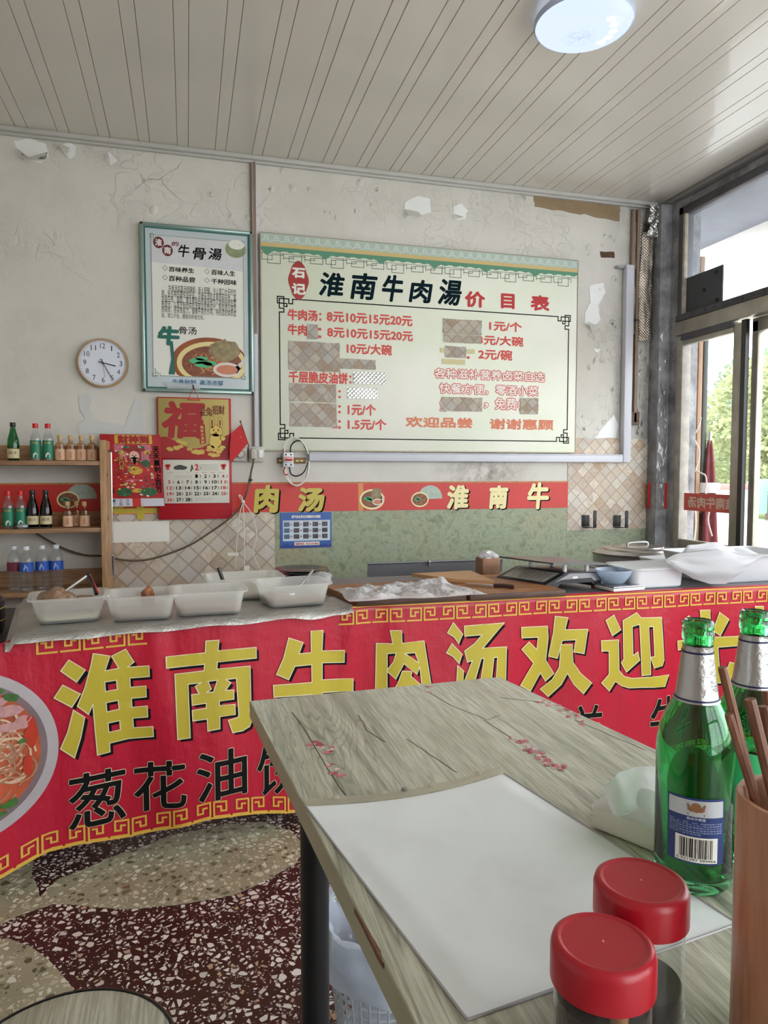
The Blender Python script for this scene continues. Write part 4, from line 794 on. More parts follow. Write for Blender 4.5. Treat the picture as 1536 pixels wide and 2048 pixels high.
O('body', G().lathe([(0,0),(R0-.01,0),(R0,.012),(R0,.262),(R0+.006,.266),(R0+.006,.272),(R0-.004,.272),(R0-.004,.02),(0,.018)], n=56), STEEL, pt, local=True); ldp = O('lid', G().lathe([(R0+.008,.268),(R0+.01,.276),(R0-.01,.282),(.18,.29),(.176,.296),(.13,.302),(.126,.307),(.06,.311),(0,.312)], n=56, close=False), M('pot_lid', S(190,184,176), .25, .95, var=.25, vs=6), pt, local=True)
O('lid_handle', G().tube([(-.06,0,.31),(-.05,0,.325),(.05,0,.325),(.06,0,.31)], .006, 8, 3), STEEL, ldp, local=True)
for s in (-1, 1): O('side_handle', G().tube([(s*R0,-.05,.2),(s*(R0+.04),-.04,.205),(s*(R0+.04),.04,.205),(s*R0,.05,.2)], .006, 8, 3), STEEL, pt, local=True)
wbn = T('white_basin', 'wide white basin draped with loose white film at the counter end', 'basin', (2.2, 2.46, .70)); O('body', tubg(.42,.26,.47,.31,.11), WHITE, wbn, local=True)
FT = [atY(*q, 2.26) for q in ((1331,1119),(1352,1108),(1400,1103),(1440,1099),(1470,1106),(1502,1111),(1536,1109),(1560,1112))]; FB = [atY(*q, 2.25) for q in ((1331,1121),(1352,1138),(1388,1158),(1420,1168),(1452,1168),(1474,1152),(1490,1128),(1502,1118))]
def filmf(u, v):
    i = min(int(u*7), 6); t = u*7-i; p = FT[i].lerp(FT[i+1], t).lerp(FB[i].lerp(FB[i+1], t), v); return (p.x, p.y-.025*math.sin(v*PI)*math.sin(u*PI)-.012*noise.noise((u*4, v*3, 2)), max(p.z, .703))
O('film', G().grid(42, 18, filmf), SHEETW, wbn, ang=80)
FT2 = [p+Vector((.26-.03*k, .22, .004)) for k, p in enumerate(FT)]
O('film', G().grid(42, 18, lambda u, v: (lambda i, t: tuple(FT[i].lerp(FT[i+1], t).lerp(FT2[i].lerp(FT2[i+1], t), v)+Vector((0, 0, .006*noise.noise((u*5, v*4, 4))-.012*math.sin(v*PI)))))(min(int(u*7), 6), u*7-min(int(u*7), 6))), SHEETW, wbn, ang=80)
# corner pot at the far left
sb_ = T('side_bench', 'low dark side bench left behind the counter under the shelf', 'bench', (-.85, 2.8, 0)); O('top', G().bb((-1.3, 2.5, .57), (-.53, 3.1, .6), .004), M('dark_bench', S(60,56,54), .5, var=.3), sb_)
for x_ in (-1.26, -.57):
    for y_ in (2.55, 3.05): O('leg', G().bb((x_-.02, y_-.02, 0), (x_+.02, y_+.02, .57)), BLACK, sb_)
bp_ = T('black_pot', 'black pot with thin gold bands at the frame edge beside the foil', 'pot', (-.70, 2.62, .6)); O('body', G().lathe([(0,0),(.085,0),(.095,.01),(.1,.05),(.1,.11),(.092,.12),(.088,.118),(.09,.06),(0,.012)], n=40), BLACKP, bp_, local=True)
for z_ in (.045, .085): O('gold_band', G().lathe([(.1,z_),(.1015,z_+.001),(.1015,z_+.004),(.1,z_+.005)], n=40, close=False), GOLD, bp_, local=True)
O('inner_lid', G().lathe([(.088,.112),(.05,.128),(.02,.13),(.015,.145),(0,.147)], n=30, close=False), STEEL, bp_, local=True)
# ------------------------------------------------------------------ dining table in front
tt = T('dining_table', 'rustic wood-print dining table in front of the counter', 'table', (.35, .7, 0)); TP = [(.098,1.207),(.568,1.224),(.745,.12),(.178,.08)]
def tslab(pts, z0, z1, bev=.002): return zslab(G(), pts, z0, z1)
O('tabletop', tslab(TP, .7225, .75), TABLEW, tt)
ins = lambda p, k: (lerp(p[0], .42, k), lerp(p[1], .65, k))
for i in range(4):
    a, b = TP[i], TP[(i+1) % 4]; d = Vector((b[0]-a[0], b[1]-a[1])).normalized(); n = Vector((d.y, -d.x))*-.0012
    O('edge_band', zslab(G(), [(a[0]+n.x, a[1]+n.y), (b[0]+n.x, b[1]+n.y), b, a], .7222, .7496), TEDGE, tt)
a = Vector((.0976+.0702*(1.2075-.60), .60, 0)); b = Vector((.0976+.0702*(1.2075-.522), .522, 0))
g = G(); g.prism(ragged(0, 0, [(a.x-.0016, a.y), (a.x+.0008, a.y-.02), (b.x+.0012, b.y+.015), (b.x-.0016, b.y)], .0008, 6), lambda x, y, d: (x, y, .7502-d), .005); O('chipped_edge', g, M('bare_chipboard', S(120,84,60), .8, var=.3, vs=90), tt)
for k, (x_, y_) in enumerate(((.177, 1.03), (.56, 1.06), (.66, .22), (.225, .20))): O('leg', G().tube([(x_, y_, 0), (x_, y_, .722)], .0215, 16), BLACK, tt)
O('apron', G().bb((.16, 1.02, .69), (.56, 1.05, .722)).bb((.235, .2, .69), (.65, .23, .722)), BLACK, tt)
rng = random.Random(21); g, g2, g3 = G(), G(), G()
for pts, n in ((((625,1487),(645,1493),(668,1503)), 16), (((648,1527),(665,1540),(680,1548)), 12), (((1022,1477),(1050,1492),(1080,1510),(1105,1530),(1128,1542)), 40), (((1075,1402),(1105,1412),(1145,1430),(1168,1444)), 22), (((848,1376),(855,1380)), 4)):
    for k in range(n):
        t = rng.random()*(len(pts)-1); i = int(t); p = (lerp(pts[i][0], pts[i+1][0], t-i)+rng.uniform(-9, 9), lerp(pts[i][1], pts[i+1][1], t-i)+rng.uniform(-7, 7)); c = atZ(*p, .75); r_ = rng.uniform(.0025, .0045); a0_ = rng.uniform(0, 6)
        q = [(c.x+r_*(1+.45*math.cos(5*j*PI/10))*math.cos(a0_+j*PI/10), c.y+r_*(1+.45*math.cos(5*j*PI/10))*math.sin(a0_+j*PI/10)) for j in range(20)]
        (g, g2, g, g3)[k % 4].prism(q, lambda x, y, d: (x, y, .7501+.00002*k+d), .00015)
for gg, m_ in ((g, M('blossom_pink', S(206,110,124), .35)), (g2, M('blossom_pale', S(226,196,196), .35)), (g3, M('blossom_red', S(170,60,78), .35))): O('blossom_print', gg, m_, tt)
g = G()
for pts in (((716,1430),(728,1450),(735,1462),(770,1484)), ((815,1478),(850,1502),(890,1530),(912,1545)), ((585,1425),(610,1460),(650,1530),(690,1590)), ((968,1440),(1000,1462),(1022,1475)), ((850,1380),(900,1410),(975,1440),(1000,1430)), ((1150,1440),(1220,1470),(1290,1500)), ((1000,1395),(1060,1402),(1100,1405))):
    q = [atZ(*p, .75) for p in pts]
    for i in range(len(q)-1):
        for s in range(4):
            p0, p1 = q[i].lerp(q[i+1], s/4), q[i].lerp(q[i+1], (s+1)/4); j0, j1 = .002*noise.noise(p0*60), .002*noise.noise(p1*60); ln(g, [(p0.x+j0, p0.y), (p1.x+j1, p1.y)], .0014+.001*abs(noise.noise(p0*40)), lambda x, y, d=0: (x, y, .75+d*.5), .0001, .0001)
O('crack_print', g, M('crack_brown', S(66,60,48), .4), tt)
# vinyl mat
vm = T('vinyl_mat', 'white translucent vinyl mat with a punched hem lying on the table', 'mat', (.29, .65, .75)); VA, VB, VC, VD = [atZ(*q, .7515) for q in ((612,1612),(1008,1546),(1476,1846),(935,2038))]
def vmf(u, v):
    p = VD.lerp(VC, u).lerp(VA.lerp(VB, u), v); e = min(u, 1-u, v, 1-v); c_ = .02*math.sin(u*PI)*sst(.6, 1, v); return (p.x, p.y-c_, .7509+.0025*sst(0, .1, e)*(noise.noise((p.x*9, p.y*9, 1))+.55))
O('sheet', G().grid(50, 50, vmf), VMAT, vm, ang=80)
def hemf(u, v):
    p = VA.lerp(VB, u); c_ = .02*math.sin(u*PI); q = Vector((-.06, 1, 0)); p = p+q*(.017*v); return (p.x, p.y-c_+.002*noise.noise((u*9, v, 1)), .7518+.0035*math.sin(v*PI)+.001*noise.noise((u*20, v*3, 2)))
O('hem', G().grid(40, 6, hemf), HEM, vm, ang=80)
for u_ in (.14, .36, .46, .6, .86): p = hemf(u_, .5); O('rivet', G().lathe([(.004,.0),(.0045,.0015),(.003,.0025),(0,.0028)], (p[0], p[1], p[2]+.0005), 14), HEM if u_ != .46 else STEEL, vm)
O('piping', G().tube([vmf(i/20, 0) for i in range(21)], .0012, 6).tube([vmf(0, i/20) for i in range(21)], .0012, 6).tube([vmf(1, i/20) for i in range(21)], .0012, 6), M('mat_edge', S(170,168,170), .4), vm)
# tissue pack
ti = T('tissue_pack', 'pack of tissues in clear film with one tissue pulled up', 'tissues', (.42, .73, .75)); L_ = atZ(1182, 1657, .75); R_2 = atZ(1322, 1714, .75); e1 = (R_2-L_).normalized(); e2 = Vector((-e1.y, e1.x, 0)); LN2 = .076
tm = Matrix(((e1.x, e2.x, 0, L_.x), (e1.y, e2.y, 0, L_.y), (0, 0, 1, .75), (0, 0, 0, 1)))
g = G(); g.box((LN2/2, .06, .0135), (LN2, .118, .025), .004, tm)
for k in range(9): g.box((LN2/2, .06, .003+k*.0026), (LN2+.0012, .1192, .0009), 0, tm)
O('tissue_stack', g, M('tissue_paper', S(226,222,212), .8, bump=.2, bs=90), ti)
def filmp(u, v):
    x = lerp(-.001, LN2+.001, u); y = lerp(-.001, .121, v); e = min(u*LN2, (1-u)*LN2, v*.12, (1-v)*.12); z = .027+.016*sst(0, .03, e)+.006*noise.noise((x*40, y*40, 1))*sst(0, .01, e); return tuple(tm @ Vector((x, y, z)))
O('film', G().grid(40, 26, filmp), m_tub('glossy_film', S(232,232,234), .3), ti, ang=80)
Pk = [EYE+ray(*q)*t_ for q, t_ in (((1207,1572),.745), ((1237,1541),.76), ((1276,1539),.77), ((1320,1532),.775), ((1345,1545),.77))]; Bs = tm @ Vector((.06, .06, .034)); Bs2 = EYE+ray(1242, 1632)*.735
def tis(u, v):
    i = min(int(u*4), 3); p = Pk[i].lerp(Pk[i+1], u*4-i); b = Bs2.lerp(Bs, u); q = b.lerp(p, v); f_ = .01*math.sin(u*9)*math.sin(v*PI*.7); return q+Vector((-.55, -.8, 0))*(f_+.004*noise.noise((u*6, v*4, 3)))-Vector((0,0,.012))*math.sin(v*PI)*(1-u)
O('pulled_tissue', G().grid(36, 20, tis), m_tub('soft_tissue', S(240,240,242), .08), ti, ang=80)
# beer bottles
def beer(name, lb, loc, rz):
    t = T(name, lb, 'bottle', loc, rz, 'green beer bottles on the table')
    po = [(0,.006),(.02,.004),(.026,.0),(.031,.001),(.0345,.006),(.035,.012),(.035,.128),(.0345,.138),(.032,.150),(.0275,.162),(.0225,.172),(.0187,.18),(.0165,.196),(.0143,.216),(.0131,.226),(.0131,.232),(.0142,.234),(.0142,.241),(.0134,.2425),(.0140,.2445),(.0138,.2495),(.012,.2515)]
    pi_ = [(.0095,.2505),(.0094,.226),(.0112,.21),(.0135,.192),(.0152,.182),(.0195,.172),(.0248,.161),(.0295,.149),(.0318,.137),(.0322,.128),(.0322,.018),(.029,.012),(.015,.014),(0,.018)]
    O('glass_body', G().lathe(po+pi_, n=56, close=False), BEERG, t, local=True, ang=60)
    pn = lambda z, e: (lerp(.0187, .0131, (z-.18)/(.226-.18)) if z > .18 else lerp(.0215, .0187, (z-.174)/.006))+e
    O('neck_foil', G().lathe([(pn(z, .0005), z) for z in (.176,.18,.19,.2,.21,.22,.2265)]+[(.0137, .228)], n=48, close=False), NECK, t, local=True)
    for z in (.1785, .222): O('neck_band', G().lathe([(pn(z, .0009), z-.0009), (pn(z+.0009, .0009), z+.0009)], n=48, close=False), NAVY, t, local=True)
    r = .0354; f = lambda u, v, d=0: ((r+d)*math.sin(u/r), -(r+d)*math.cos(u/r), v)
    gq = lambda x0, z0, x1, z1, d, n=12: G().grid(n, 1, lambda a, b: f(lerp(x0, x1, a), lerp(z0, z1, b), d))
    L = O('back_label', gq(-.026, .033, .026, .094, .0), LNAVY, t, local=True); O('silver_field', gq(-.0245, .077, .0245, .092, .0002), LSILV, L, local=True)
    O('barcode_ground', gq(-.0175, .0345, .0195, .058, .0003), PAPER, L, local=True); g = G(); x_ = -.0135; rg = random.Random(6)
    while x_ < .0155: w_ = rg.choice((.0004, .0004, .0008, .0012)); g.flat(x_, .0385, x_+w_, .0565, f, .0005); x_ += w_+rg.choice((.0005, .0008, .0011))
    O('barcode_bars', g, INK, L, local=True); O('lettering', text(G(), '6 921297 999966', -.016, .0356, .018, .0378, f, .0005), INK, L, local=True)
    O('lettering', text(G(), '贵州干啤酒', -.008, .0735, .008, .0762, f, .0004), PAPER, L, local=True); g = G()
    for k in range(6): text(g, ('原料：水、麦芽、大米、啤酒花原麦汁浓度', '酒精度大于等于三点一执行标准国标', '生产日期见瓶盖保质期三百六十五天', '贮存条件五至二十五度避光保存运输', '过度饮酒有害健康请勿撞击防止爆瓶', '孕妇和儿童不宜饮酒')[k], -.0235, .0705-k*.0021, .0235 if k < 5 else .004, .0718-k*.0021, f, .0004)
    O('small_lettering', g, M('label_pale_ink', S(176,190,214), .5), L, local=True) if 'label_pale_ink' not in bpy.data.materials else O('small_lettering', g, bpy.data.materials['label_pale_ink'], L, local=True)
    g = G(); g.prism(ell(0, .0855, .0045, .0045, 16), lambda x, z, d: f(x, z, .0004+d*.1), .0003)
    for s in (-1, 1):
        for k in range(3): g.prism([(s*.003, .081+k*.0005), (s*(.0075+.0004*k), .083+k*.0024), (s*(.006+.0004*k), .0855+k*.0018)], lambda x, z, d: f(x, z, .0005+d*.1), .0003)
    g.flat(-.0075, .0785, .0075, .0798, f, .0004); O('crest', g, M('crest_copper', S(150,104,72), .4, .3) if 'crest_copper' not in bpy.data.materials else bpy.data.materials['crest_copper'], L, local=True)
    fb = lambda u, v, d=0: ((r+d)*math.sin(u/r), (r+d)*math.cos(u/r), v)
    g = G(); q = [(lerp(-.03, .03, i/20), .07) for i in range(21)]; vs = []; 
    for i in range(21): u_ = lerp(-.03, .03, i/20); vs += [fb(u_, .045), fb(u_, .075+.042*math.sqrt(max(0, 1-(u_/.031)**2)))]
    g.add(vs, [(2*i, 2*i+1, 2*i+3, 2*i+2) for i in range(20)]); O('front_label', g, M('front_label_green', S(70,200,130), .5) if 'front_label_green' not in bpy.data.materials else bpy.data.materials['front_label_green'], t, local=True)
    return t
def face(loc): return math.atan2(-loc[1], -loc[0])+PI/2
pb = atZ(1384, 1757, .75); beer('beer_bottle', 'empty green beer bottle showing its blue barcode label, in front of its twin', (pb.x, pb.y, .7501), face(pb)+.06)
pb2 = atZ(1496, 1708, .75); beer('beer_bottle', 'empty green beer bottle standing behind the barcode bottle and chopsticks', (pb2.x, pb2.y, .7501), face(pb2)+PI)
# jars
def jar(lb, px, py, z, r, liq, spoon):
    p = EYE+ray(px, py)*((z-1.14)/ray(px, py).z); t = T('sauce_jar', lb, 'jar', (p.x, p.y, .75), 0, 'red-lidded sauce jars'); h = z-.75; lh = .027; rb_ = r-.0025
    O('glass_wall', G().lathe([(0,.0025),(rb_-.004,.002),(rb_,.005),(rb_,h-lh+.01),(rb_-.001,h-.004)], n=48, close=False), JARG, t, local=True); O('base_ring', G().lathe([(rb_-.003,.0),(rb_+.001,.003),(rb_+.0012,.014),(rb_+.0002,.017)], n=48, close=False), JARG, t, local=True)
    O('sauce', G().lathe([(0,.003),(rb_-.003,.003),(rb_-.0016,.006),(rb_-.0016,liq),(0,liq-.001)], n=40), SAUCE, t, local=True)
    L = O('lid', G().lathe([(r-.002,h-lh),(r,h-lh+.001),(r,h-.006),(r-.0012,h-.0018),(r-.004,h),(r-.0055,h-.0003),(r-.0065,h-.001),(r-.0075,h-.00105),(r-.012,h-.00105),(.004,h-.00105),(0,h-.00105)], n=64, close=False), REDLID, t, local=True, ang=50)
    O('mould_mark', G().lathe([(.0008,h-.001),(.0006,h-.0002),(0,h-.0001)], n=10), PINKP, L, local=True)
    if spoon:
        d = Vector((-p.x, -p.y, 0)).normalized(); s = Vector((-d.y, d.x, 0)); o_ = d*(rb_-.006)+s*.010
        O('spoon_handle', G().tube([(o_.x*.4, o_.y*.4, .012), (o_.x*.9, o_.y*.9, h-lh-.012), (o_.x, o_.y, h-lh+.004)], .0042, 12).ball((o_.x*.99, o_.y*.99, h-lh-.003), (.0058, .0058, .0085)), M('spoon_wood', S(140,100,66), .45), t, local=True)
    return t
jar('red-lidded sauce jar in front, with a wooden spoon and more sauce', 1206, 1880, .845, .0325, .058, True); jar('red-lidded sauce jar half full of dark sauce, beside the mat corner', 1282, 1758, .852, .0325, .03, False)
# chopstick tube
def at(px, py, t_): return EYE+ray(px, py)*t_
C = at(1612, 1600, .455); cpz = .93
cu = T('chopstick_tube', 'reddish bamboo tube holding wooden chopsticks', 'cup', (C.x, C.y, .75)); hh = cpz-.75
O('tube', G().lathe([(0,.004),(.038,0),(.0405,.003),(.0405,hh-.002),(.0395,hh),(.0365,hh),(.0355,hh-.002),(.0355,.01),(0,.01)], n=56), BAMBOO, cu, local=True)
inn = cu
for k, ((px, py), tt_, th, dx, dy) in enumerate((((1446,1340),.47,.0036,.02,.008), ((1459,1434),.455,.0034,.022,-.006), ((1501,1404),.45,.0042,.016,-.016), ((1526,1418),.48,.0036,.02,.014), ((1533,1388),.5,.0036,.01,.022), ((1560,1370),.47,.0036,.005,-.01), ((1590,1350),.48,.0036,-.006,.01))):
    tip = at(px, py, tt_); foot = Vector((C.x+dx, C.y+dy, .765)); o = O('chopstick', G().tube([foot, foot.lerp(tip, .5), tip, tip+(tip-foot).normalized()*.002], th, 8, taper=.8), STICK)
    tag(o, ('long wooden chopstick leaning furthest out over the bottles', 'wooden chopstick leaning low in front of the second bottle', 'thick wooden chopstick beside the leaning pair', 'wooden chopstick behind the thick one', 'darkest wooden chopstick standing rear of the tube', 'wooden chopstick standing near the middle of the tube', 'wooden chopstick on the far side of the tube')[k], 'chopstick', 'chopsticks in the bamboo tube')
# bin under the table
bk_ = T('waste_basket', 'pale perforated plastic waste basket with a thin bag, under the table', 'basket', (.36, 1.30, 0)); RB, HB = .115, .27
rr0 = lambda z: lerp(.085, RB, z/HB); g = G()
for k in range(36): a = k*2*PI/36; g.tube([(rr0(.03)*math.cos(a), rr0(.03)*math.sin(a), .03), (rr0(HB)*math.cos(a), rr0(HB)*math.sin(a), HB)], .0022, 5)
for k in range(13): z = .03+k*.0195; g.lathe([(rr0(z)-.001, z-.003), (rr0(z)+.0015, z), (rr0(z)-.001, z+.003)], n=36, close=False)
O('lattice_wall', g, BASKET, bk_, kind='stuff', local=True); O('base', G().lathe([(0,0),(.084,0),(.087,.03),(.083,.03),(.08,.006),(0,.006)], n=36), BASKET, bk_, local=True); O('rim', G().lathe([(RB-.002,HB-.02),(RB+.004,HB-.016),(RB+.006,HB),(RB,HB+.003),(RB-.004,HB)], n=48, close=False), BASKET, bk_, local=True)
def lin(u, v):
    a = u*2*PI; n = noise.noise((math.cos(a)*2.2, math.sin(a)*2.2, v*4)); 
    if v < .4: t = v/.4; r = lerp(RB+.012, RB+.01, t)+.016*n+.006*noise.noise((math.cos(a)*7, math.sin(a)*7, v*9)); z = lerp(HB-.085-.03*noise.noise((math.cos(a)*1.5, math.sin(a)*1.5, 7)), HB+.012, t)
    else: t = (v-.4)/.6; r = lerp(RB-.002, .06, t)+.022*n*(1 if t > .1 else t*10)+.01*noise.noise((math.cos(a)*6, math.sin(a)*6, v*8)); z = lerp(HB+.012, .06, t)+.008*n
    return (r*math.cos(a), r*math.sin(a), z)
O('liner_bag', G().grid(64, 36, lin), BAG, bk_, local=True, ang=80)
for k, (a_, b_) in enumerate((((.30,1.36,.295), (.40,1.24,.2)), ((.27,1.33,.30), (.41,1.27,.24)))):
    tag(O('disposable_chopstick', G().tube([a_, b_], .003, 6), M('raw_wood', S(206,176,130), .6) if k == 0 else bpy.data.materials['raw_wood']), ('thrown away pale chopstick sloping down into the waste basket', 'thrown away pale chopstick crossing the basket rim')[k], 'chopstick', 'used chopsticks in the waste basket')
# stool
pA, pB, pC = [Vector(atZ(*q, .45)[:2]) for q in ((172,1977),(8,2036),(343,2034))]
ax, ay, bx_, by_, cx2, cy2 = *pA, *pB, *pC; dd_ = 2*(ax*(by_-cy2)+bx_*(cy2-ay)+cx2*(ay-by_)); ux = ((ax*ax+ay*ay)*(by_-cy2)+(bx_**2+by_**2)*(cy2-ay)+(cx2**2+cy2**2)*(ay-by_))/dd_; uy = ((ax*ax+ay*ay)*(cx2-bx_)+(bx_**2+by_**2)*(ax-cx2)+(cx2**2+cy2**2)*(bx_-ax))/dd_
sr_ = math.hypot(ax-ux, ay-uy); print('stool', ux, uy, sr_)
so = T('round_stool', 'round wood-print stool with a black rim beside the table', 'stool', (ux, uy, 0)); O('seat', G().lathe([(0,.43),(sr_-.006,.43),(sr_-.004,.434),(sr_-.004,.449),(sr_-.007,.4505),(0,.4505)], n=64), STOOLW, so, local=True); O('rim_band', G().lathe([(sr_-.005,.428),(sr_,.43),(sr_,.45),(sr_-.003,.4515),(sr_-.005,.4508)], n=64, close=False), BLACKP, so, local=True)
for k in range(4): a = PI/4+k*PI/2; O('leg', G().tube([(.7*sr_*math.cos(a), .7*sr_*math.sin(a), .43), (.98*sr_*math.cos(a), .98*sr_*math.sin(a), 0)], .011, 10), BLACK, so, local=True)
O('stretcher', G().lathe([(.82*sr_,.2),(.85*sr_,.2),(.85*sr_,.212),(.82*sr_,.212),(.82*sr_,.2)], n=32, close=False), BLACK, so, local=True)
# ------------------------------------------------------------------ things on the back wall
KNOT = [[(0,0),(0,5)],[(0,0),(5,0)],[(2.4,-1),(2.4,4)],[(-1,2.4),(4,2.4)],[(0,5),(2.4,5)],[(5,0),(5,2.4)],[(-1,2.4),(-1,-1),(2.4,-1)],[(4,2.4),(4,4),(2.4,4)],[(5,2.4),(7,2.4),(7,0),(9,0)],[(2.4,5),(2.4,7),(0,7),(0,9)]]
def frame_print(g, x0, z0, x1, z1, u, wd, f, knots='abcd'):
    for k, (cx, cz, sx, sz) in zip('abcd', ((x0, z1, 1, -1), (x1, z1, -1, -1), (x0, z0, 1, 1), (x1, z0, -1, 1))):
        if k in knots:
            for pl in KNOT: ln(g, [(cx+sx*a*u, cz+sz*b*u) for a, b in pl], wd, f)
    o = 9*u
    for a, b in (((x0+o, z1), (x1-o, z1)), ((x0+o, z0), (x1-o, z0)), ((x0, z0+o), (x0, z1-o)), ((x1, z0+o), (x1, z1-o))): ln(g, [a, b], wd, f)
mb = T('menu_board', 'wide cream menu price board with brush lettering, prices and taped-over lines', 'menu board', (1.375, 3.985, 1.85))
bx0, bx1, bz0, bz1 = .405, 2.345, 1.266, 2.445; BY = 3.968
O('panel', G().bb((bx0, BY, bz0), (bx1, 3.99, bz1), .003), BOARDC, mb); F = wf(BY)
O('metal_edge', G().bb((bx0-.004, 3.966, bz0-.005), (bx1+.004, 3.992, bz0)).bb((bx0-.004, 3.966, bz1), (bx1+.004, 3.992, bz1+.004)).bb((bx0-.005, 3.966, bz0), (bx0, 3.992, bz1)).bb((bx1, 3.966, bz0), (bx1+.004, 3.992, bz1)), M('thin_edge', S(150,140,120), .4, .5), mb)
H = lambda g, x0, z0, x1, z1, d=.0003: g.prism([(x0,z0),(x1,z0),(x1,z1),(x0,z1)], lambda x, z, dd: F(x, z, d+dd), .0004)
g = G(); H(g, bx0, bz1-.052, bx1, bz1); O('eave_band', g, MINT, mb)
g = G(); H(g, bx0, bz1-.072, bx1, bz1-.05, .0005); O('ochre_band', g, OCHRE, mb)
g = G(); n = 30; q = [(bx0, bz1-.071)]+[(bx0, bz1-.086)]
for k in range(n):
    a, b = lerp(bx0, bx1, k/n), lerp(bx0, bx1, (k+1)/n); dd = (.012 if k % 5 else .03)
    q += [(lerp(a, b, i/6), bz1-.086-dd*(abs(math.sin(i/6*PI)))) for i in range(1, 6)]
q += [(bx1, bz1-.086), (bx1, bz1-.071)]; g.prism(q, lambda x, z, d: F(x, z, .0007+d), .0004); O('green_band', g, M('eave_green', S(86,140,112), .5), mb)
g = G()
for k in range(34):
    a = lerp(bx0, bx1, (k+.5)/34); ln(g, [(a-.026, bz1-.045), (a-.02, bz1-.036), (a+.02, bz1-.036), (a+.026, bz1-.045)], .003, F, .0008); ln(g, [(a-.01, bz1-.034), (a-.006, bz1-.012), (a+.006, bz1-.012), (a+.01, bz1-.034)], .004, F, .0008); ln(g, [(a-.012, bz1-.024), (a+.012, bz1-.024)], .003, F, .0008)
O('roof_tile_print', g, M('pale_tile_print', S(214,222,214), .5), mb)
g = G(); u = .02; k = 0; x = bx0+.006; rr = random.Random(8)
while x < bx1-.12:
    zt = bz1-.105; d = .022 if (k % 3) else .036
    ln(g, [(x, zt), (x, zt-d), (x+.055, zt-d), (x+.055, zt-.012), (x+.03, zt-.012), (x+.03, zt-d-.018), (x+.1, zt-d-.018), (x+.1, zt)], .0028, F); ln(g, [(x+.055, zt-.008), (x+.118, zt-.008), (x+.118, zt-.03)], .0028, F); x += .118; k += 1
ln(g, [(bx0, bz1-.105), (bx1, bz1-.105)], .0022, F); O('lattice_print', g, TEALD, mb)
r = prect(553, 607, 1131, 877, BY); g = G(); frame_print(g, .503, 1.333, 2.288, 2.098, .0105, .006, F); O('border_print', g, INK, mb)
def mtext(name, s, box, mat, bold=.003, y=BY, dep=.0008, par=mb, slant=0, f=None):
    r = prect(*box, y); O(name, text(G(), s, *r, f or F, dep, bold, slant), mat, par)
c = Wp(597, 561, BY); q = [(c[0]+.058*math.cos(a)*(1-.13*math.sin(3*a)**2), c[1]+.102*math.sin(a)*(1+.05*math.cos(4*a))) for a in [i*2*PI/40 for i in range(40)]]
O('seal_print', G().prism(q, lambda x, z, d: F(x, z, .0005+d), .0004), M('seal_red', S(164,44,40), .5), mb)
mtext('lettering', '石', (585,536,609,556), PAPER, .0035, dep=.0014); mtext('lettering', '记', (585,567,610,589), PAPER, .0035, dep=.0014)
for ch, b in (('淮', (641,545,687,594)), ('南', (703,546,751,600)), ('牛', (766,550,805,604)), ('肉', (822,560,862,606)), ('湯', (879,559,922,611))): mtext('lettering', ch, b, INKB, .0045, slant=.16)
for ch, b in (('价', (931,583,969,615)), ('目', (1003,588,1028,617)), ('表', (1062,591,1098,622))): mtext('lettering', ch, b, M('title_red', S(186,34,36), .5) if ch == '价' else bpy.data.materials['title_red'], .0045)
PR = M('price_red', S(208,70,62), .5)
for s, b in (('牛肉汤：', (576,618,642,643)), ('8元10元15元20元', (654,623,824,653)), ('牛肉', (576,648,613,671)), ('：', (637,656,642,676)), ('8元10元15元20元', (655,655,825,683)), ('10元/大碗', (694,686,783,711)), ('千层脆皮油饼：', (578,742,702,769)), ('：', (677,781,681,796)), ('：', (677,811,681,826)), ('1元/个', (696,808,751,831)), ('：', (677,841,681,857)), ('1.5元/个', (696,838,772,860)),
             ('1元/个', (979,642,1043,664)), ('3元/大碗', (956,670,1046,693)), ('：', (934,701,939,717)), ('2元/碗', (957,698,1024,721)), ('品', (665,845,674,856))):
    mtext('lettering', s, b, PR, .0024)
for s, b in (('各种滋补营养卤菜自选', (869,737,1089,764)), ('快餐方便，零酒小菜', (879,767,1076,793)), ('免', (880,798,892,822)), ('，', (968,806,976,816)), ('免费小菜', (990,796,1076,821))):
    mtext('lettering_outline', s, b, PR, .0058, dep=.0006); mtext('lettering', s, b, M('outlined_white', S(240,232,226), .5), .0012, dep=.0014)
OR = M('farewell_orange', S(216,122,86), .5)
for s, b in (('欢迎品尝', (812,834,944,856)), ('谢谢惠顾', (980,838,1106,860))): mtext('lettering', s, b, OR, .003)
_pc = [0]
def patch(box, mat, name='cover_patch', lab=None, y=BY, par=mb, th=.0016):
    _pc[0] += 1; th += (_pc[0] % 4)*.0003
    r = prect(*box, y); q = ragged(0, 0, [(r[0], r[1]), (r[2], r[1]), (r[2], r[3]), (r[0], r[3])], .005, 7)
    O(name, G().prism(q, lambda x, z, d: (x, y-.0018-d, z), th), mat, par, label=lab)
for b in ((614,648,636,679), (577,682,679,745), (680,717,751,740), (579,766,672,806), (580,806,673,855), (886,637,963,671), (887,668,962,688), (890,692,932,717), (883,794,964,824), (1040,796,1076,829)): patch(b, TILE2)
for b in ((706,743,772,769), (694,775,754,799)): patch(b, FOILT, 'foil_patch', 'silver foil patch')
for b in ((880,696,949,708), (884,718,930,730)): patch(b, M('old_tape', S(206,196,150), .5), 'tape', y=BY, th=.0008)
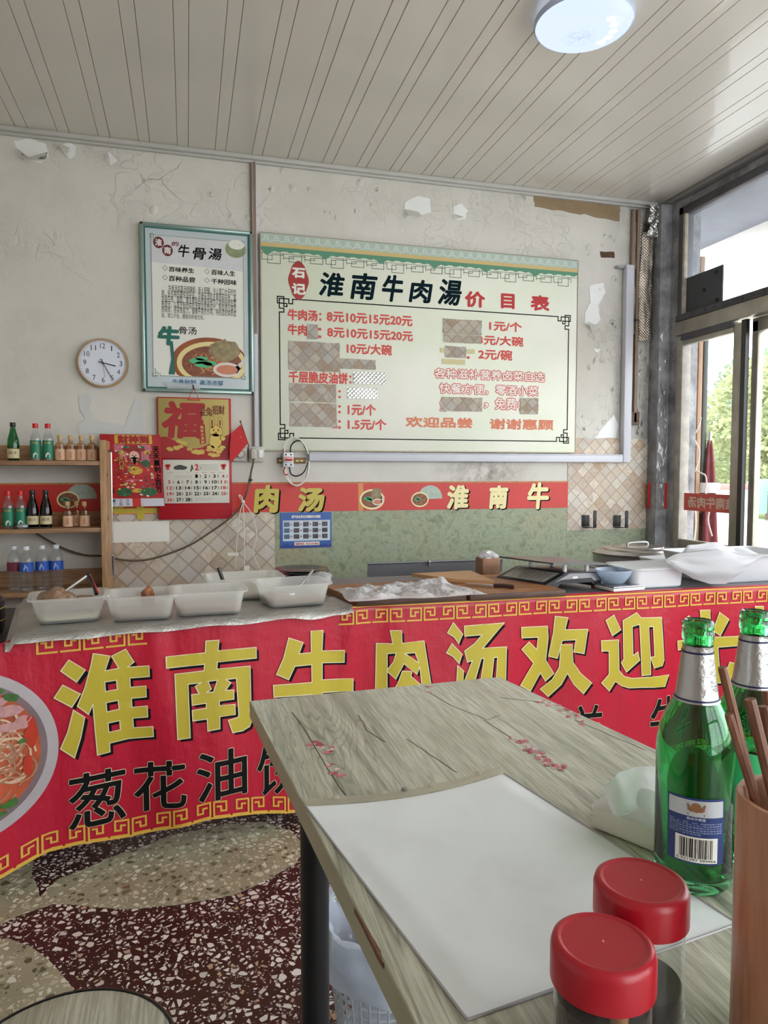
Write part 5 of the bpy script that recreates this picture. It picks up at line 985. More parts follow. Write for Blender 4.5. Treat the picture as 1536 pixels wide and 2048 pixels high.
# framed poster
ps = T('framed_poster', 'framed bone soup poster in a silver green frame, left of the trunking', 'poster', (.07, 3.985, 2.0))
px0, px1, pz0, pz1 = -.22, .36, 1.569, 2.446; PY = 3.976
O('panel', G().bb((px0, PY, pz0), (px1, 3.992, pz1)), M('poster_grey', S(196,206,212), .3, var=.06, vs=5, Coat_Weight=.4), ps); F = wf(PY)
g = G()
for a, b in (((px0, pz0), (px1, pz0+.016)), ((px0, pz1-.016), (px1, pz1)), ((px0, pz0), (px0+.016, pz1)), ((px1-.016, pz0), (px1, pz1))): g.bb((a[0], PY-.012, a[1]), (b[0], 3.994, b[1]), .003)
O('frame', g, M('silver_green_frame', S(150,172,166), .3, .6), ps)
g = G(); ln(g, [(px0+.022,pz0+.022),(px1-.022,pz0+.022),(px1-.022,pz1-.022),(px0+.022,pz1-.022),(px0+.022,pz0+.022)], .008, F); O('green_line', g, TEAL, ps)
ix0, ix1, iz0, iz1 = px0+.055, px1-.05, pz0+.085, pz1-.06
O('print_ground', G().prism([(ix0,iz0),(ix1,iz0),(ix1,iz1),(ix0,iz1)], lambda x, z, d: F(x, z, .0003+d), .0004), PAPER, ps)
g = G(); frame_print(g, ix0, iz0, ix1, iz1, .005, .002, lambda x, z, d=0: F(x, z, d+.0006)); O('border_print', g, M('border_green', S(70,120,84), .5), ps)
O('mist_print', G().prism([(ix0,iz1-.14),(ix1,iz1-.155),(ix1,iz1-.003),(ix0+.2,iz1-.003),(ix0,iz1-.003)], lambda x, z, d: F(x, z, .0008+d), .0003), M('mist', S(216,216,220), .5, var=.1, vs=14), ps)
c = Wp(471, 497, PY); O('teabowl_print', G().prism(ell(c[0], c[1]-.005, .055, .045), lambda x, z, d: F(x, z, .0009+d), .0003), M('teabowl', S(150,160,120), .5, var=.3, vs=30), ps); O('teabowl_top', G().prism(ell(c[0]+.005, c[1]+.02, .042, .026), lambda x, z, d: F(x, z, .0013+d), .0003), PAPER, ps)
for cx, cy, ch in ((317, 485, '淮'), (335, 501, '南')):
    c = Wp(cx, cy, PY); O('roundel_print', G().prism(ell(c[0], c[1], .027, .03), lambda x, z, d: F(x, z, .001+d), .0003), MAROON, ps)
    O('lettering', text(G(), ch, c[0]-.016, c[1]-.017, c[0]+.016, c[1]+.017, F, .0016, .0012), PAPER, ps)
O('lettering', text(G(), '的', *prect(344,483,357,493,PY), F, .0012, .001, .15), MAROON, ps)
for ch, b in (('牛', (357,489,378,515)), ('骨', (386,495,411,520)), ('湯', (418,496,443,521))): mtext('lettering', ch, b, INK, .0015, PY, .0012, ps, .16, F)
for s, b in (('百味养生', (338,533,388,547)), ('百种品尝', (338,551,390,566)), ('百味人生', (423,539,470,553)), ('千种回味', (423,557,473,571))): mtext('lettering', s, b, INK, .0008, PY, .0012, ps, .1, F)
g = G()
for cx, cy in ((330,536), (330,555), (414,543), (414,561)):
    c = Wp(cx, cy, PY); ln(g, [(c[0]-.013,c[1]),(c[0],c[1]+.013),(c[0]+.013,c[1]),(c[0],c[1]-.013),(c[0]-.013,c[1])], .0016, F, .001)
O('diamond_print', g, INK, ps)
LN_ = ['牛骨汤其菌汤相辅相，新人配醒，令人胃口大开的作', '用，是冬寒的最佳滋补品。牛骨头汤的主要原料牛骨，富', '含蛋白质、脂肪、维生素和钙质等多种为人体所吸收的营', '养成分，以其烹制而成的汤富含营养成分，有促进人体钙', '质吸收，提高免疫力，健脾开胃的作用。特别适合体质虚', '弱，胃口不佳，腰酸背疼者饮用。']
for k, s in enumerate(LN_): mtext('lettering', s, (337 if k == 0 else 323, 578.5+k*10.4, 472 if k < 5 else 408, 583.5+k*10.4), INK, 0, PY, .0012, ps, 0, F)
mtext('lettering', '牛', (318,653,357,690), TEAL, .006, PY, .0024, ps, .1, F); c = Wp(341, 690, PY); c2 = Wp(345, 749, PY)
g = G(); g.prism([(c[0]-.004,c[1]+.02),(c[0]+.012,c[1]+.02),(c[0]+.02,c2[1]+.08),(c2[0]+.012,c2[1]),(c2[0]-.02,c2[1]),(c[0]+.003,c2[1]+.08)], lambda x, z, d: F(x, z, .0024+d), .0003); O('brush_stroke', g, TEAL, ps)
mtext('lettering', '骨汤', (358,653,393,670), INK, .0005, PY, .0012, ps, 0, F)
bc = Wp(420, 722, PY)
def FC(x, z, d=0): return F(min(max(x, ix0), ix1), min(max(z, iz0+.002), iz1), d+.0012)
O('bowl_edge', G().prism(ell(bc[0]+.0, bc[1]-.01, .2, .135, 48), FC, .0003), M('bowl_brown', S(160,84,40), .5, var=.3, vs=9), ps); soup_print(ps, lambda x, z, d=0: FC(x, z, d+.0004), bc[0]+.012, bc[1]-.015, .185, .118, M('bowl_yellow', S(232,214,150), .5), 4)
mtext('lettering', '牛骨秘制  高汤浓郁', (345,758,446,772), M('slogan_blue', S(40,104,140), .5), .0006, PY, .001, ps, 0, F)
O('clear_tape', G().prism(ragged(0,0,[Wp(330,764,PY),Wp(400,768,PY),Wp(400,780,PY),Wp(335,777,PY)], .006), lambda x, z, d: (x, PY-.013-d, z), .001), CLEARF, ps)
# clock
cx, cz = -.414, 1.709; ck = T('wall_clock', 'round white wall clock with thin rose gold rim', 'clock', (cx, 3.99, cz))
def lw(prof, n=48): return G().lathe(prof, (0,0,0), n, Matrix.Translation((cx, 4.0, cz)) @ Matrix.Rotation(PI/2, 4, 'X'))
O('case', lw([(0,.004),(.12,.004),(.126,.01),(.126,.03),(.122,.036),(.1165,.036),(.1165,.026),(0,.0255)]), ROSE, ck); O('dial', lw([(0,.026),(.1165,.026),(.1165,.028),(0,.028)]), FACE, ck); F = wf(3.9715)
g = G()
for k in range(1, 13):
    a = PI/2-k*PI/6; u_, v_ = cx+.088*math.cos(a), cz+.088*math.sin(a); wdt = .008 if k < 10 else .014
    if k in (1,): wdt = .003
    text(g, str(k), u_-wdt*.9, v_-.013, u_+wdt*.9, v_+.013, F, .0003)
O('numerals', g, CLK, ck); g = G()
for k in range(60):
    a = k*PI/30; ln(g, [(cx+.107*math.cos(a), cz+.107*math.sin(a)), (cx+.112*math.cos(a), cz+.112*math.sin(a))], .0012, F)
O('minute_marks', g, CLK, ck)
for nm, deg, l, wdt, y in (('hour_hand', 103, .062, .005, .003), ('minute_hand', 151, .09, .0036, .005), ('second_hand', 173, .075, .0014, .007)):
    a = math.radians(90-deg); g = G(); ln(g, [(cx-.02*math.cos(a), cz-.02*math.sin(a)), (cx+l*math.cos(a), cz+l*math.sin(a))], wdt, F, y, .001); O(nm, g, CLK, ck)
O('hub', lw([(0,.03),(.005,.03),(.005,.038),(0,.038)], 16), CLK, ck)
# gold calendar
gc = T('gold_calendar', 'gold and red wall calendar with a page of February dates', 'calendar', (.0, 3.98, 1.25)); F = wf(3.972)
r = prect(318, 797, 457, 1040); O('backing', G().bb((r[0], 3.972, r[1]), (r[2]+.012, 3.978, r[3]), .001), M('backing_red', S(176,18,34), .45), gc)
a = prect(318, 797, 457, 918, 3.972); O('picture', G().bb((a[0], 3.9695, a[1]), (a[2], 3.972, a[3])), M('gold_foil_print', S(166,146,84), .3, .5, var=.15, vs=4), gc); F = wf(3.9693)
g = G(); q = [(a[0], a[1]), (a[2], a[1]), (a[2], a[1]+.13)]+[(lerp(a[2], a[0], k/10), a[1]+.085+.035*math.cos(k*.63)) for k in range(1, 10)]+[(a[0], a[1]+.11)]; g.prism(q, F, .0004); O('red_ground', g, REDD, gc)
mtext('lettering', '福', (328,805,404,875), REDD, .009, 3.9693, .0006, gc, .1, F); mtext('lettering', '金兔', (399,814,424,832), BROWNP, .0015, 3.9693, .0006, gc, 0, F); mtext('lettering', '招财', (425,811,449,829), BROWNP, .0015, 3.9693, .0006, gc, 0, F)
g = G(); rc = Wp(432, 862, 3.969)
for ex, ez, rx, rz in ((0, 0, .034, .03), (-.004, -.055, .032, .042), (-.02, .045, .011, .03), (.022, .045, .011, .028), (-.03, -.088, .02, .01), (.03, -.088, .02, .01), (.035, -.04, .014, .012)): g.prism(ell(rc[0]+ex, rc[1]+ez, rx, rz, 18), lambda x, z, d: F(x, z, .0005+d), .0004)
O('rabbit_print', g, GOLD, gc); g = G()
for ex, ez, rx, rz in ((0, 0, .034, .03), (-.004, -.055, .032, .042), (-.02, .045, .011, .03), (.022, .045, .011, .028), (-.03, -.088, .02, .01), (.03, -.088, .02, .01), (.035, -.04, .014, .012)): g.prism(ell(rc[0]+ex, rc[1]+ez, rx+.0025, rz+.0025, 18), lambda x, z, d: F(x, z, .0003+d), .0003)
O('rabbit_outline', g, BROWNP, gc, kind='stuff'); g = G()
for ex, ez, rx, rz in ((-.012, .004, .004, .006), (.012, .004, .004, .006), (0, -.01, .006, .003), (-.02, .045, .005, .02), (.022, .045, .005, .019)): g.prism(ell(rc[0]+ex, rc[1]+ez, rx, rz, 10), lambda x, z, d: F(x, z, .001+d), .0003)
O('rabbit_face', g, BROWNP, gc); g = G(); rr = random.Random(4)
for k in range(26):
    u_, v_ = rr.uniform(.04, .34), rr.uniform(.012, .05)*(1.5 if .08 < 0 else 1); v_ += .05*max(0, 1-abs(u_-.12)/.09); g.prism(ell(a[0]+u_, a[1]+v_, .016, .009, 12), lambda x, z, d: F(x, z, .0008+.00002*k+d), .0003)
O('ingot_print', g, GOLD, gc); g = G()
for k in range(26):
    u_, v_ = rr.uniform(.04, .34), rr.uniform(.012, .05); ln(g, [(a[0]+u_-.01, a[1]+v_), (a[0]+u_, a[1]+v_-.006), (a[0]+u_+.01, a[1]+v_)], .0016, F, .0014)
O('ingot_line', g, REDD, gc)
b = Wp(399, 905, 3.969); s0 = Wp(404, 850, 3.969); g = G(); g.prism([(s0[0]-.02, s0[1]), (s0[0]+.014, s0[1]+.005), (s0[0]+.02, s0[1]-.1), (s0[0]-.012, s0[1]-.105)], lambda x, z, d: F(x, z, .0012+d), .0003); O('scroll_print', g, REDD, gc)
for k, ch in enumerate('兔年大发财'): O('lettering', text(G(), ch, s0[0]-.01+k*.001, s0[1]-.02-k*.02, s0[0]+.008+k*.001, s0[1]-.004-k*.02, F, .0018, .0004), GOLD, gc)
p = prect(327, 920, 458, 1007, 3.966); pg = O('date_page', G().bb((p[0], 3.963, p[1]), (p[2], 3.9715, p[3]), .001), M('calendar_paper', S(216,212,200), .6), gc); F = wf(3.9628)
g = G(); n = 30
for k in range(n): x_ = lerp(p[0]+.01, p[2]-.01, k/(n-1)); g.lathe([(.004,0),(.0052,.0006),(.004,.0012)], n=10, m=Matrix.Translation((x_, 3.967, p[3]+.001)) @ Matrix.Rotation(PI/2, 4, 'Y'))
O('spiral_binding', g, BLACK, gc)
dn, dr = G(), G(); hx = lambda c: lerp(p[0]+.032, p[2]-.032, c/6); hz = lambda r_: lerp(p[3]-.088, p[1]+.02, r_/4)
for d in range(1, 29):
    i = d+2; c_, r_ = i % 7, i//7; gg = dr if c_ in (0, 6) else dn; wdt = .006 if d < 10 else .012
    text(gg, str(d), hx(c_)-wdt, hz(r_)-.0085, hx(c_)+wdt, hz(r_)+.0085, F, .0003, .0008)
    ln(dr if c_ in (0,6) else dn, [(hx(c_)+.019, hz(r_)-.008), (hx(c_)+.019, hz(r_)+.008)], .0014, F); ln(dn, [(hx(c_)+.0225, hz(r_)-.006), (hx(c_)+.0225, hz(r_)+.005)], .001, F)
O('dates', dn, INK, pg); text(dr, '2', hx(3)-.006, p[3]-.055, hx(3)+.01, p[3]-.024, F, .0003, .002); text(dr, '月', hx(3)+.016, p[3]-.05, hx(3)+.026, p[3]-.038, F, .0003)
text(dr, '日  一  二  三  四  五  六', p[0]+.03, p[3]-.071, p[2]-.03, p[3]-.066, F, .0003)
for q_ in ((p[0]+.025, p[3]-.032), (p[2]-.03, p[3]-.03)):
    for e in ((-.006,0),(.006,0),(0,-.014)): dr.prism(ell(q_[0]+e[0], q_[1]+e[1], .009, .009, 12), lambda x, z, d: F(x, z, .0003+d), .0003)
O('red_print', dr, REDP, pg); g = G(); g.prism(ragged(0,0,ell(p[0]+.09, p[3]-.042, .035, .014, 10), .006, 2), F, .0004); ln(g, [(p[0]+.145,p[3]-.06),(p[0]+.15,p[3]-.03),(p[0]+.155,p[3]-.05)], .006, F); O('ink_sketch', g, CLK, pg)
g = G()
for k in range(5): ln(g, [(p[2]-.16, p[3]-.026-k*.007), (p[2]-.06, p[3]-.026-k*.007)], .0012, F)
for k in range(3): ln(g, [(p[0]+.06, p[3]-.086-k*.006), (p[0]+.15, p[3]-.086-k*.006)], .001, F); ln(g, [(hx(3)-.01, p[1]+.026-k*.006), (hx(4)+.03, p[1]+.026-k*.006)], .001, F)
O('small_print', g, GREY, pg)
t0 = Wp(387, 776, 3.965); g = G(); g.tube([(t0[0], 3.962, t0[1]), (t0[0]-.028, 3.968, t0[1]-.062)], .0015, 6); g.tube([(t0[0], 3.962, t0[1]), (t0[0]+.03, 3.968, t0[1]-.062)], .0015, 6); g.bb((t0[0]-.034, 3.966, t0[1]-.066), (t0[0]+.034, 3.97, t0[1]-.06)); O('hanging_string', g, REDP, gc)
O('hook', G().tube([(t0[0]-.003, 3.958, t0[1]+.016), (t0[0], 3.955, t0[1]), (t0[0]+.004, 3.96, t0[1]-.006)], .003, 6), BLACK, gc)
# red new year calendar
fc = T('red_new_year_calendar', 'red new year calendar with a robed figure, hanging beside the shelf end panel', 'calendar', (-.24, 3.97, 1.15)); r = prect(203, 870, 320, 1013, 3.96); Y = 3.94
def cs(x, z, d=0): t = (x-r[0])/(r[2]-r[0]); v = (z-r[1])/(r[3]-r[1]); return (x+.02*(1-v), Y-d-.003*math.sin(t*PI*1.5)-.012*(1-v)*t, z)
O('sheet', G().grid(36, 12, lambda u, v: cs(lerp(r[0], r[2], u), lerp(r[1], r[3], v))), M('new_year_red', S(186,26,34), .35, var=.35, vs=16), fc)
def fr_(u0, v0, u1, v1): return lerp(r[0], r[2], u0), lerp(r[1], r[3], v0), lerp(r[0], r[2], u1), lerp(r[1], r[3], v1)
def fp(name, prim, mat, d): g = G(); [g.prism(q, lambda x, z, dd: cs(x, z, d+dd), .0004) for q in prim]; O(name, g, mat, fc)
def E_(u, v, ru, rv, n=18): return ell(lerp(r[0], r[2], u), lerp(r[1], r[3], v), ru*(r[2]-r[0]), rv*(r[3]-r[1]), n)
def R_(a, b, c, d): q = fr_(a, b, c, d); return [(q[0],q[1]),(q[2],q[1]),(q[2],q[3]),(q[0],q[3])]
fp('title_ground', [R_(.24, .87, .86, .99)], M('title_gold', S(216,176,52), .4, var=.3, vs=60), .0012)
O('lettering', text(G(), '财神到', *fr_(.30, .88, .80, .98), cs, .002, .003), REDD, fc)
fp('pink_print', [R_(.22, .77, .40, .86), R_(.66, .77, .84, .86), R_(.3, .62, .42, .76), R_(.66, .62, .8, .76), E_(.5,.32,.16,.06)], M('pink_bits', S(222,120,140), .45, var=.5, vs=120), .0012)
fp('robe_print', [E_(.53,.42,.2,.2), E_(.38,.52,.1,.07), E_(.72,.5,.1,.07)], M('robe_red', S(206,36,36), .45, var=.5, vs=70), .0014)
fp('gold_print', [E_(.54,.8,.13,.05), E_(.55,.5,.12,.06), E_(.55,.22,.1,.03), E_(.33,.75,.06,.03), E_(.76,.75,.06,.03)], M('gold_bits', S(220,178,60), .4, var=.4, vs=90), .0018)
fp('green_print', [E_(.34,.2,.13,.06), E_(.75,.2,.14,.06), E_(.73,.6,.07,.05), E_(.42,.82,.05,.02), E_(.68,.82,.05,.02)], M('green_bits', S(40,104,60), .45, var=.5, vs=90), .002)
rr = random.Random(14)
for nm, mt in (('ornament_print', M('orn_gold', S(222,180,80), .45)), ('ornament_print', M('orn_dark', S(96,24,30), .5)), ('ornament_print', M('orn_teal', S(70,130,120), .45)), ('ornament_print', M('orn_white', S(226,214,206), .45))):
    g = G()
    for k in range(26): g.prism(E_(rr.uniform(.22,.84), rr.uniform(.14,.85), rr.uniform(.012,.03), rr.uniform(.006,.016), 8), lambda x, z, d: cs(x, z, .0021+.00001*k+d), .0002)
    O(nm, g, mt, fc, kind='stuff')
fp('face_print', [E_(.545,.7,.085,.07)], M('face_tone', S(226,180,160), .5), .0026); fp('hat_print', [E_(.545,.785,.13,.035), E_(.4,.79,.05,.018), E_(.69,.79,.05,.018), R_(.47,.76,.62,.85)], M('hat_red', S(150,30,30), .5, var=.4, vs=90), .0025); fp('eye_print', [E_(.52,.71,.014,.006), E_(.57,.71,.014,.006)], INK, .0032); fp('beard_print', [E_(.545,.645,.03,.055), E_(.505,.67,.03,.01), E_(.585,.67,.03,.01)], INK, .0031)
fp('panel_print', [R_(.27,.5,.38,.69)], M('panel_red', S(150,16,24), .5), .0022)
for k, ch in enumerate('开门红'): O('lettering', text(G(), ch, *fr_(.29, .64-k*.062, .365, .69-k*.062), cs, .0028, .0008), GOLD, fc)
for k, ch in enumerate('天天赢利上百万'): O('lettering', text(G(), ch, *fr_(.865, .755-k*.094, .965, .835-k*.094), cs, .0014, .0012), INK, fc)
for k, ch in enumerate('发财旺店'): O('lettering', text(G(), ch, *fr_(.08, .55-k*.12, .17, .63-k*.12), cs, .0014, .001), INK, fc)
fp('month_strip', [R_(.1,.0,.46,.11), R_(.6,.0,.99,.11)], M('month_paper', S(206,206,216), .5), .0014); fp('month_gap', [R_(.46,.0,.6,.11)], REDP, .0016)
for k in range(12): c_ = k % 6; u0 = (.13, .24, .35, .63, .76, .88)[c_]; v0 = .06 if k < 6 else .01; O('lettering', text(G(), str(k+1), *fr_(u0, v0, u0+.05, v0+.04), cs, .002), M('month_ink', S(70,100,150), .5) if k == 0 else bpy.data.materials['month_ink'], fc)
# flag
fg = T('small_flag', 'small red flag with a yellow star stuck up beside the gold calendar', 'flag', (.28, 3.96, 1.3))
a, b = atY(481, 843, 3.95), atY(498, 893, 3.95); O('stick', G().tube([a, b], .003, 8).ball(a, .006), BROWNP, fg)
P3 = [(481,849),(496,886),(478,908),(460,926),(459,900),(462,868)]
def ff(x, z, d): return (x, 3.943-d-.01*math.sin(x*70), z)
O('cloth', G().prism([Wp(*q, 3.945) for q in P3], ff, .002), M('flag_red', S(200,30,38), .6), fg); c = Wp(475, 866, 3.945)
def star(cx, cz, r): return [(cx+(r if k % 2 == 0 else r*.4)*math.cos(PI/2+k*PI/5), cz+(r if k % 2 == 0 else r*.4)*math.sin(PI/2+k*PI/5)) for k in range(10)]
g = G(); g.prism(star(c[0], c[1], .017), lambda x, z, d: ff(x, z, .001+d), .0014); g.prism(star(c[0]+.016, c[1]-.022, .005), lambda x, z, d: ff(x, z, .001+d), .0014); O('star', g, YEL, fg)
# trunking, pipes, sockets
g = G(); xa = Wp(505, 500)[0]; tk = T('cable_trunking', 'narrow brown-edged cable trunking running down between the two posters', 'trunking', (xa, 3.99, 1.9)); O('channel', G().bb((xa, 3.975, 1.28), (xa+.024, 4.0, 2.82), .002), STRUT, tk); O('stained_side', G().bb((xa-.008, 3.985, 1.28), (xa, 4.0, 2.82)).bb((xa+.004, 3.973, 1.9), (xa+.02, 3.9755, 2.82)), PIPE, tk)
t2 = T('white_cable_trunking', 'white plastic cable trunking turning up at the right end below the board', 'trunking', (1.6, 3.98, 1.23)); a = Wp(618, 924, 3.97); b = Wp(1258, 926, 3.97); cc = Wp(1248, 530, 3.97)
O('long_run', G().bb((a[0], 3.955, 1.205), (b[0], 3.995, 1.255), .004), STRUT, t2); O('upright_run', G().bb((b[0]-.055, 3.95, 1.205), (b[0], 3.995, cc[1]), .004), STRUT, t2); O('cover_seam', G().bb((a[0], 3.954, 1.247), (b[0]-.055, 3.956, 1.2495)), GREY, t2); O('stub', G().bb((b[0]-.11, 3.97, cc[1]-.02), (b[0]-.055, 3.995, cc[1]-.005)), GREY, t2)
for k, (xp, lb, zb, m) in enumerate(((1263, 'thin dark brown conduit pipe left of its paler neighbour near the corner', 1.6, PIPE), (1272, 'pale brown conduit pipe running down to the dirty socket box', 1.46, PIPE))):
    xa = Wp(xp, 600)[0]; pp = T('conduit_pipe', lb, 'pipe', (xa, 3.98, 2.0), group=None); O('channel', G().bb((xa-.011, 3.97-k*.004, zb), (xa+.011, 3.998, 2.80), .003), m, pp)
    O('clip', G().bb((xa-.014, 3.966-k*.004, 2.1), (xa+.014, 3.999, 2.115)), ALUD, pp)
def wall_box(name, lb, box, parts, mat=DUSTY, dep=.04):
    r = prect(*box, 3.97); c = ((r[0]+r[2])/2, (r[1]+r[3])/2); t = T(name, lb, 'switch box' if 'socket' not in name else 'socket', (c[0], 3.99, c[1])); O('housing', G().bb((r[0], 4-dep, r[1]), (r[2], 4.0, r[3]), .004), mat, t); return t, r, c, 4-dep
t, r, c, yb = wall_box('fan_regulator', 'white fan speed regulator box with a round knob', (466,893,494,923), 0)
mk = lambda y_: Matrix.Translation((c[0], y_, c[1])) @ Matrix.Rotation(PI/2, 4, 'X')
O('dial_ring', G().lathe([(0,0),(.026,0),(.026,.003),(0,.003)], n=24, m=mk(yb)), GREY, t); O('knob', G().lathe([(0,0),(.02,0),(.018,.016),(0,.018)], n=20, m=mk(yb-.003)), DUSTY, t)
O('lettering', text(G(), 'OFF 1 2 3 4', c[0]-.03, c[1]+.03, c[0]+.03, c[1]+.036, wf(yb), .0005), CLK, t)
t, r, c, yb = wall_box('wall_socket', 'white wall socket with a plug, right of the fan regulator', (498,893,528,924), 0)
O('plug', G().box((c[0]-.018, yb-.02, c[1]), (.032, .04, .055), .006), DUSTY, t); O('switch_rocker', G().box((c[0]+.02, yb-.004, c[1]+.002), (.024, .01, .045), .003), WHITE, t)
g = G(); [g.bb((c[0]-.03, yb-.0015, c[1]+z_), (c[0]-.024, yb, c[1]+z_+.012)) for z_ in (-.03, .02)]; O('socket_hole', g, BLACK, t)
t, r, c, yb = wall_box('junction_box', 'rusty brown junction box under the pale conduit pipe', (1257,823,1280,850), 0, M('rust_stained_box', S(150,128,108), .6, var=.7, vs=26), .03); O('box_lid', G().bb((r[0]+.006, yb-.004, r[1]+.012), (r[2]-.006, yb, r[3]-.006), .002), M('rust_stained_lid', S(120,96,80), .6, var=.6, vs=40), t)
# breaker
bk = T('circuit_breaker', 'small white circuit breaker with a red toggle on a brass rail', 'breaker', (.62, 3.97, 1.24)); r = prect(555, 915, 612, 927, 3.98); O('rail', G().bb((r[0], 3.985, r[1]), (r[2], 4.0, r[3]), .002), BRASS, bk)
g = G(); [g.bb((lerp(r[0], r[2], q)-.008, 3.983, r[1]+.012), (lerp(r[0], r[2], q)+.008, 3.9855, r[1]+.018)) for q in (.1, .7, .85)]; O('rail_slot', g, CREAM, bk)
r = prect(567, 905, 587, 934, 3.94); body = O('housing', G().bb((r[0], 3.94, r[1]), (r[2], 3.985, r[3]), .003).bb((r[0]+.004, 3.925, r[1]+.025), (r[2]-.004, 3.945, r[3]-.025), .003), WHITE, bk); zc = (r[1]+r[3])/2
O('toggle', G().bb((r[0]+.008, 3.912, zc-.006), (r[2]-.008, 3.93, zc+.006), .002), REDP, bk); O('marking', G().bb((r[0]+.006, 3.9235, zc+.012), (r[2]-.006, 3.9255, zc+.016)), REDP, bk)
g = G(); [g.lathe([(0,0),(.005,0),(.005,.002),(0,.002)], n=10, m=Matrix.Translation((x_, 3.941, z_)) @ Matrix.Rotation(PI/2, 4, 'X')) for x_ in (r[0]+.014, r[2]-.014) for z_ in (r[1]+.012, r[3]-.012)]; O('screw', g, BLACK, bk)
WP = lambda pts, y: [tuple(atY(a, b, y)) for a, b in pts]
O('white_wire', G().tube(WP(((569,906),(568,892),(577,878),(595,876),(609,890),(617,908)), 3.94), .004, 6, 5).tube(WP(((570,934),(572,955),(588,970),(606,965),(616,945),(618,922)), 3.94), .004, 6, 5).tube(WP(((572,934),(576,957),(592,972),(610,960),(617,925)), 3.95), .004, 6, 5), WIREW, bk)
O('black_wire', G().tube(WP(((581,906),(582,892),(592,882),(604,884),(613,900),(618,906)), 3.945), .004, 6, 5).tube(WP(((579,934),(582,948),(594,952),(608,944),(616,924)), 3.945), .004, 6, 5), BLACKP, bk); O('red_wire', G().tube(WP(((571,934),(567,943),(571,950),(576,948)), 3.935), .0035, 6, 4).tube(WP(((568,905),(567,896)), 3.94), .0035, 6), WIRER, bk)
# cords and strings
cd_ = T('power_cord', 'long brown power cord drooping from the socket to behind the shelf', 'cord', (.3, 3.9, 1.2)); O('cable', G().tube(WP(((508,905),(507,922),(502,945),(500,962),(492,990),(484,1008),(478,1018),(455,1040),(420,1065),(380,1090),(330,1110),(290,1120),(258,1121),(235,1118)), 3.93), .0055, 6, 4).tube(WP(((235,1118),(205,1112),(170,1110),(130,1098),(95,1080),(68,1064)), 3.96), .0055, 6, 4).tube(WP(((502,945),(498,960),(494,985),(485,1012)), 3.925), .004, 6, 3), CORD, cd_)
O('cable_tie', G().box(atY(501, 960, 3.93), (.02, .02, .012), .003), BLACK, cd_)
sr = T('white_string', 'loose white strings tied round the power cord above the tubs', 'string', (.27, 3.92, 1.0)); g = G(); O('knot', G().ball(atY(486, 1004, 3.915), .011, jit=.4), STRING, sr)
for p in (((486,1004),(479,1030),(474,1080),(470,1140)), ((486,1004),(488,1050),(489,1100),(488,1145)), ((486,1004),(504,1030),(513,1070),(506,1105),(520,1140),(527,1150)), ((486,1004),(480,995),(478,990),(484,994),(486,1004))): g.tube(WP(p, 3.92), .0028, 5, 5)
O('strand', g, STRING, sr); O('tape_scrap', G().bb(tuple(atY(455, 1112, 3.995)), (atY(477,1106,3.995).x, 3.9985, atY(477,1105,3.995).z)), PAPER, sr); O('paper_scrap', G().bb((atY(488,1142,3.92).x, 3.915, atY(488,1142,3.92).z), (atY(499,1142,3.92).x, 3.918, atY(488,1132,3.92).z)), PAPER, sr)
# safety notice
nt = T('safety_notice', 'small blue safety notice with rows of pictures stuck below the red strip', 'notice', (.67, 3.99, .85)); r = prect(561, 1024, 663, 1097, 3.993); O('sheet', G().bb((r[0], 3.9945, r[1]), (r[2], 3.9975, r[3])), M('notice_blue', S(44,92,172), .4, var=.15, vs=9), nt); F = wf(3.9943)
def U(a, b): return lerp(r[0], r[2], a), lerp(r[1], r[3], b)
O('white_ground', G().prism([U(.05,.2),U(.97,.2),U(.97,.78),U(.05,.78)], F, .0004), M('notice_pale', S(206,216,228), .5), nt); O('lettering', text(G(), '燃气安全常见问题整改示意图', *U(.22,.84), *U(.78,.92), F, .0006, .0006), PAPER, nt); O('lettering', text(G(), '监督电话：0537-5610800', *U(.29,.085), *U(.74,.15), F, .001, .0004), REDP, nt); O('number_ground', G().prism([U(.27,.07),U(.76,.07),U(.76,.17),U(.27,.17)], F, .0006), PAPER, nt)
g3 = G(); PHG = M('photo_grey', S(90,92,98), .5, var=.8, vs=60); PHT = M('photo_teal', S(90,120,150), .5, var=.5, vs=60)
for j in range(3):
    for i in range(5):
        u_, v_ = .07+i*.185, .6-j*.17; q = [U(u_,v_),U(u_+.11,v_),U(u_+.11,v_+.13),U(u_,v_+.13)]
        O('photo_print', G().prism(q, lambda x, z, d: F(x, z, .0006+d), .0003), PHG if i else PHT, nt)
        if i < 4: text(g3, '×', *U(u_+.125, v_+.04), *U(u_+.16, v_+.09), F, .0008, .0005)
for i in range(5): text(g3, '隐患示例', *U(.06+i*.185, .745), *U(.2+i*.185, .765), F, .0008)
O('mark_print', g3, M('mark_red', S(150,50,60), .5), nt)
g = G(); q = [U(0,.0)]+[U(k/16, .06+.09*((k*7) % 5)/5) for k in range(17)]+[U(1,0)]; g.prism(q, F, .0003); O('skyline_print', g, M('skyline_blue', S(24,60,140), .5), nt)
# black hooks
hk = []
for k, (xp, lb) in enumerate(((1165, 'black metal wall hook, the one closer to the green paper'), (1228, 'black metal wall hook, the one closer to the corner post'))):
    a = atY(xp, 1053, 3.985); t = T('wall_hook', lb, 'hook', (a.x, 3.995, a.z), 0, 'black hooks on the tile paper')
    O('plate', G().bb((0, -.002, 0), (.055, .004, .072), .001), BLACK, t, local=True); O('arm', G().bb((.0, -.075, -.006), (.05, 0, -.002)).bb((.035, -.079, -.006), (.058, -.073, .105), .002), BLACK, t, local=True)
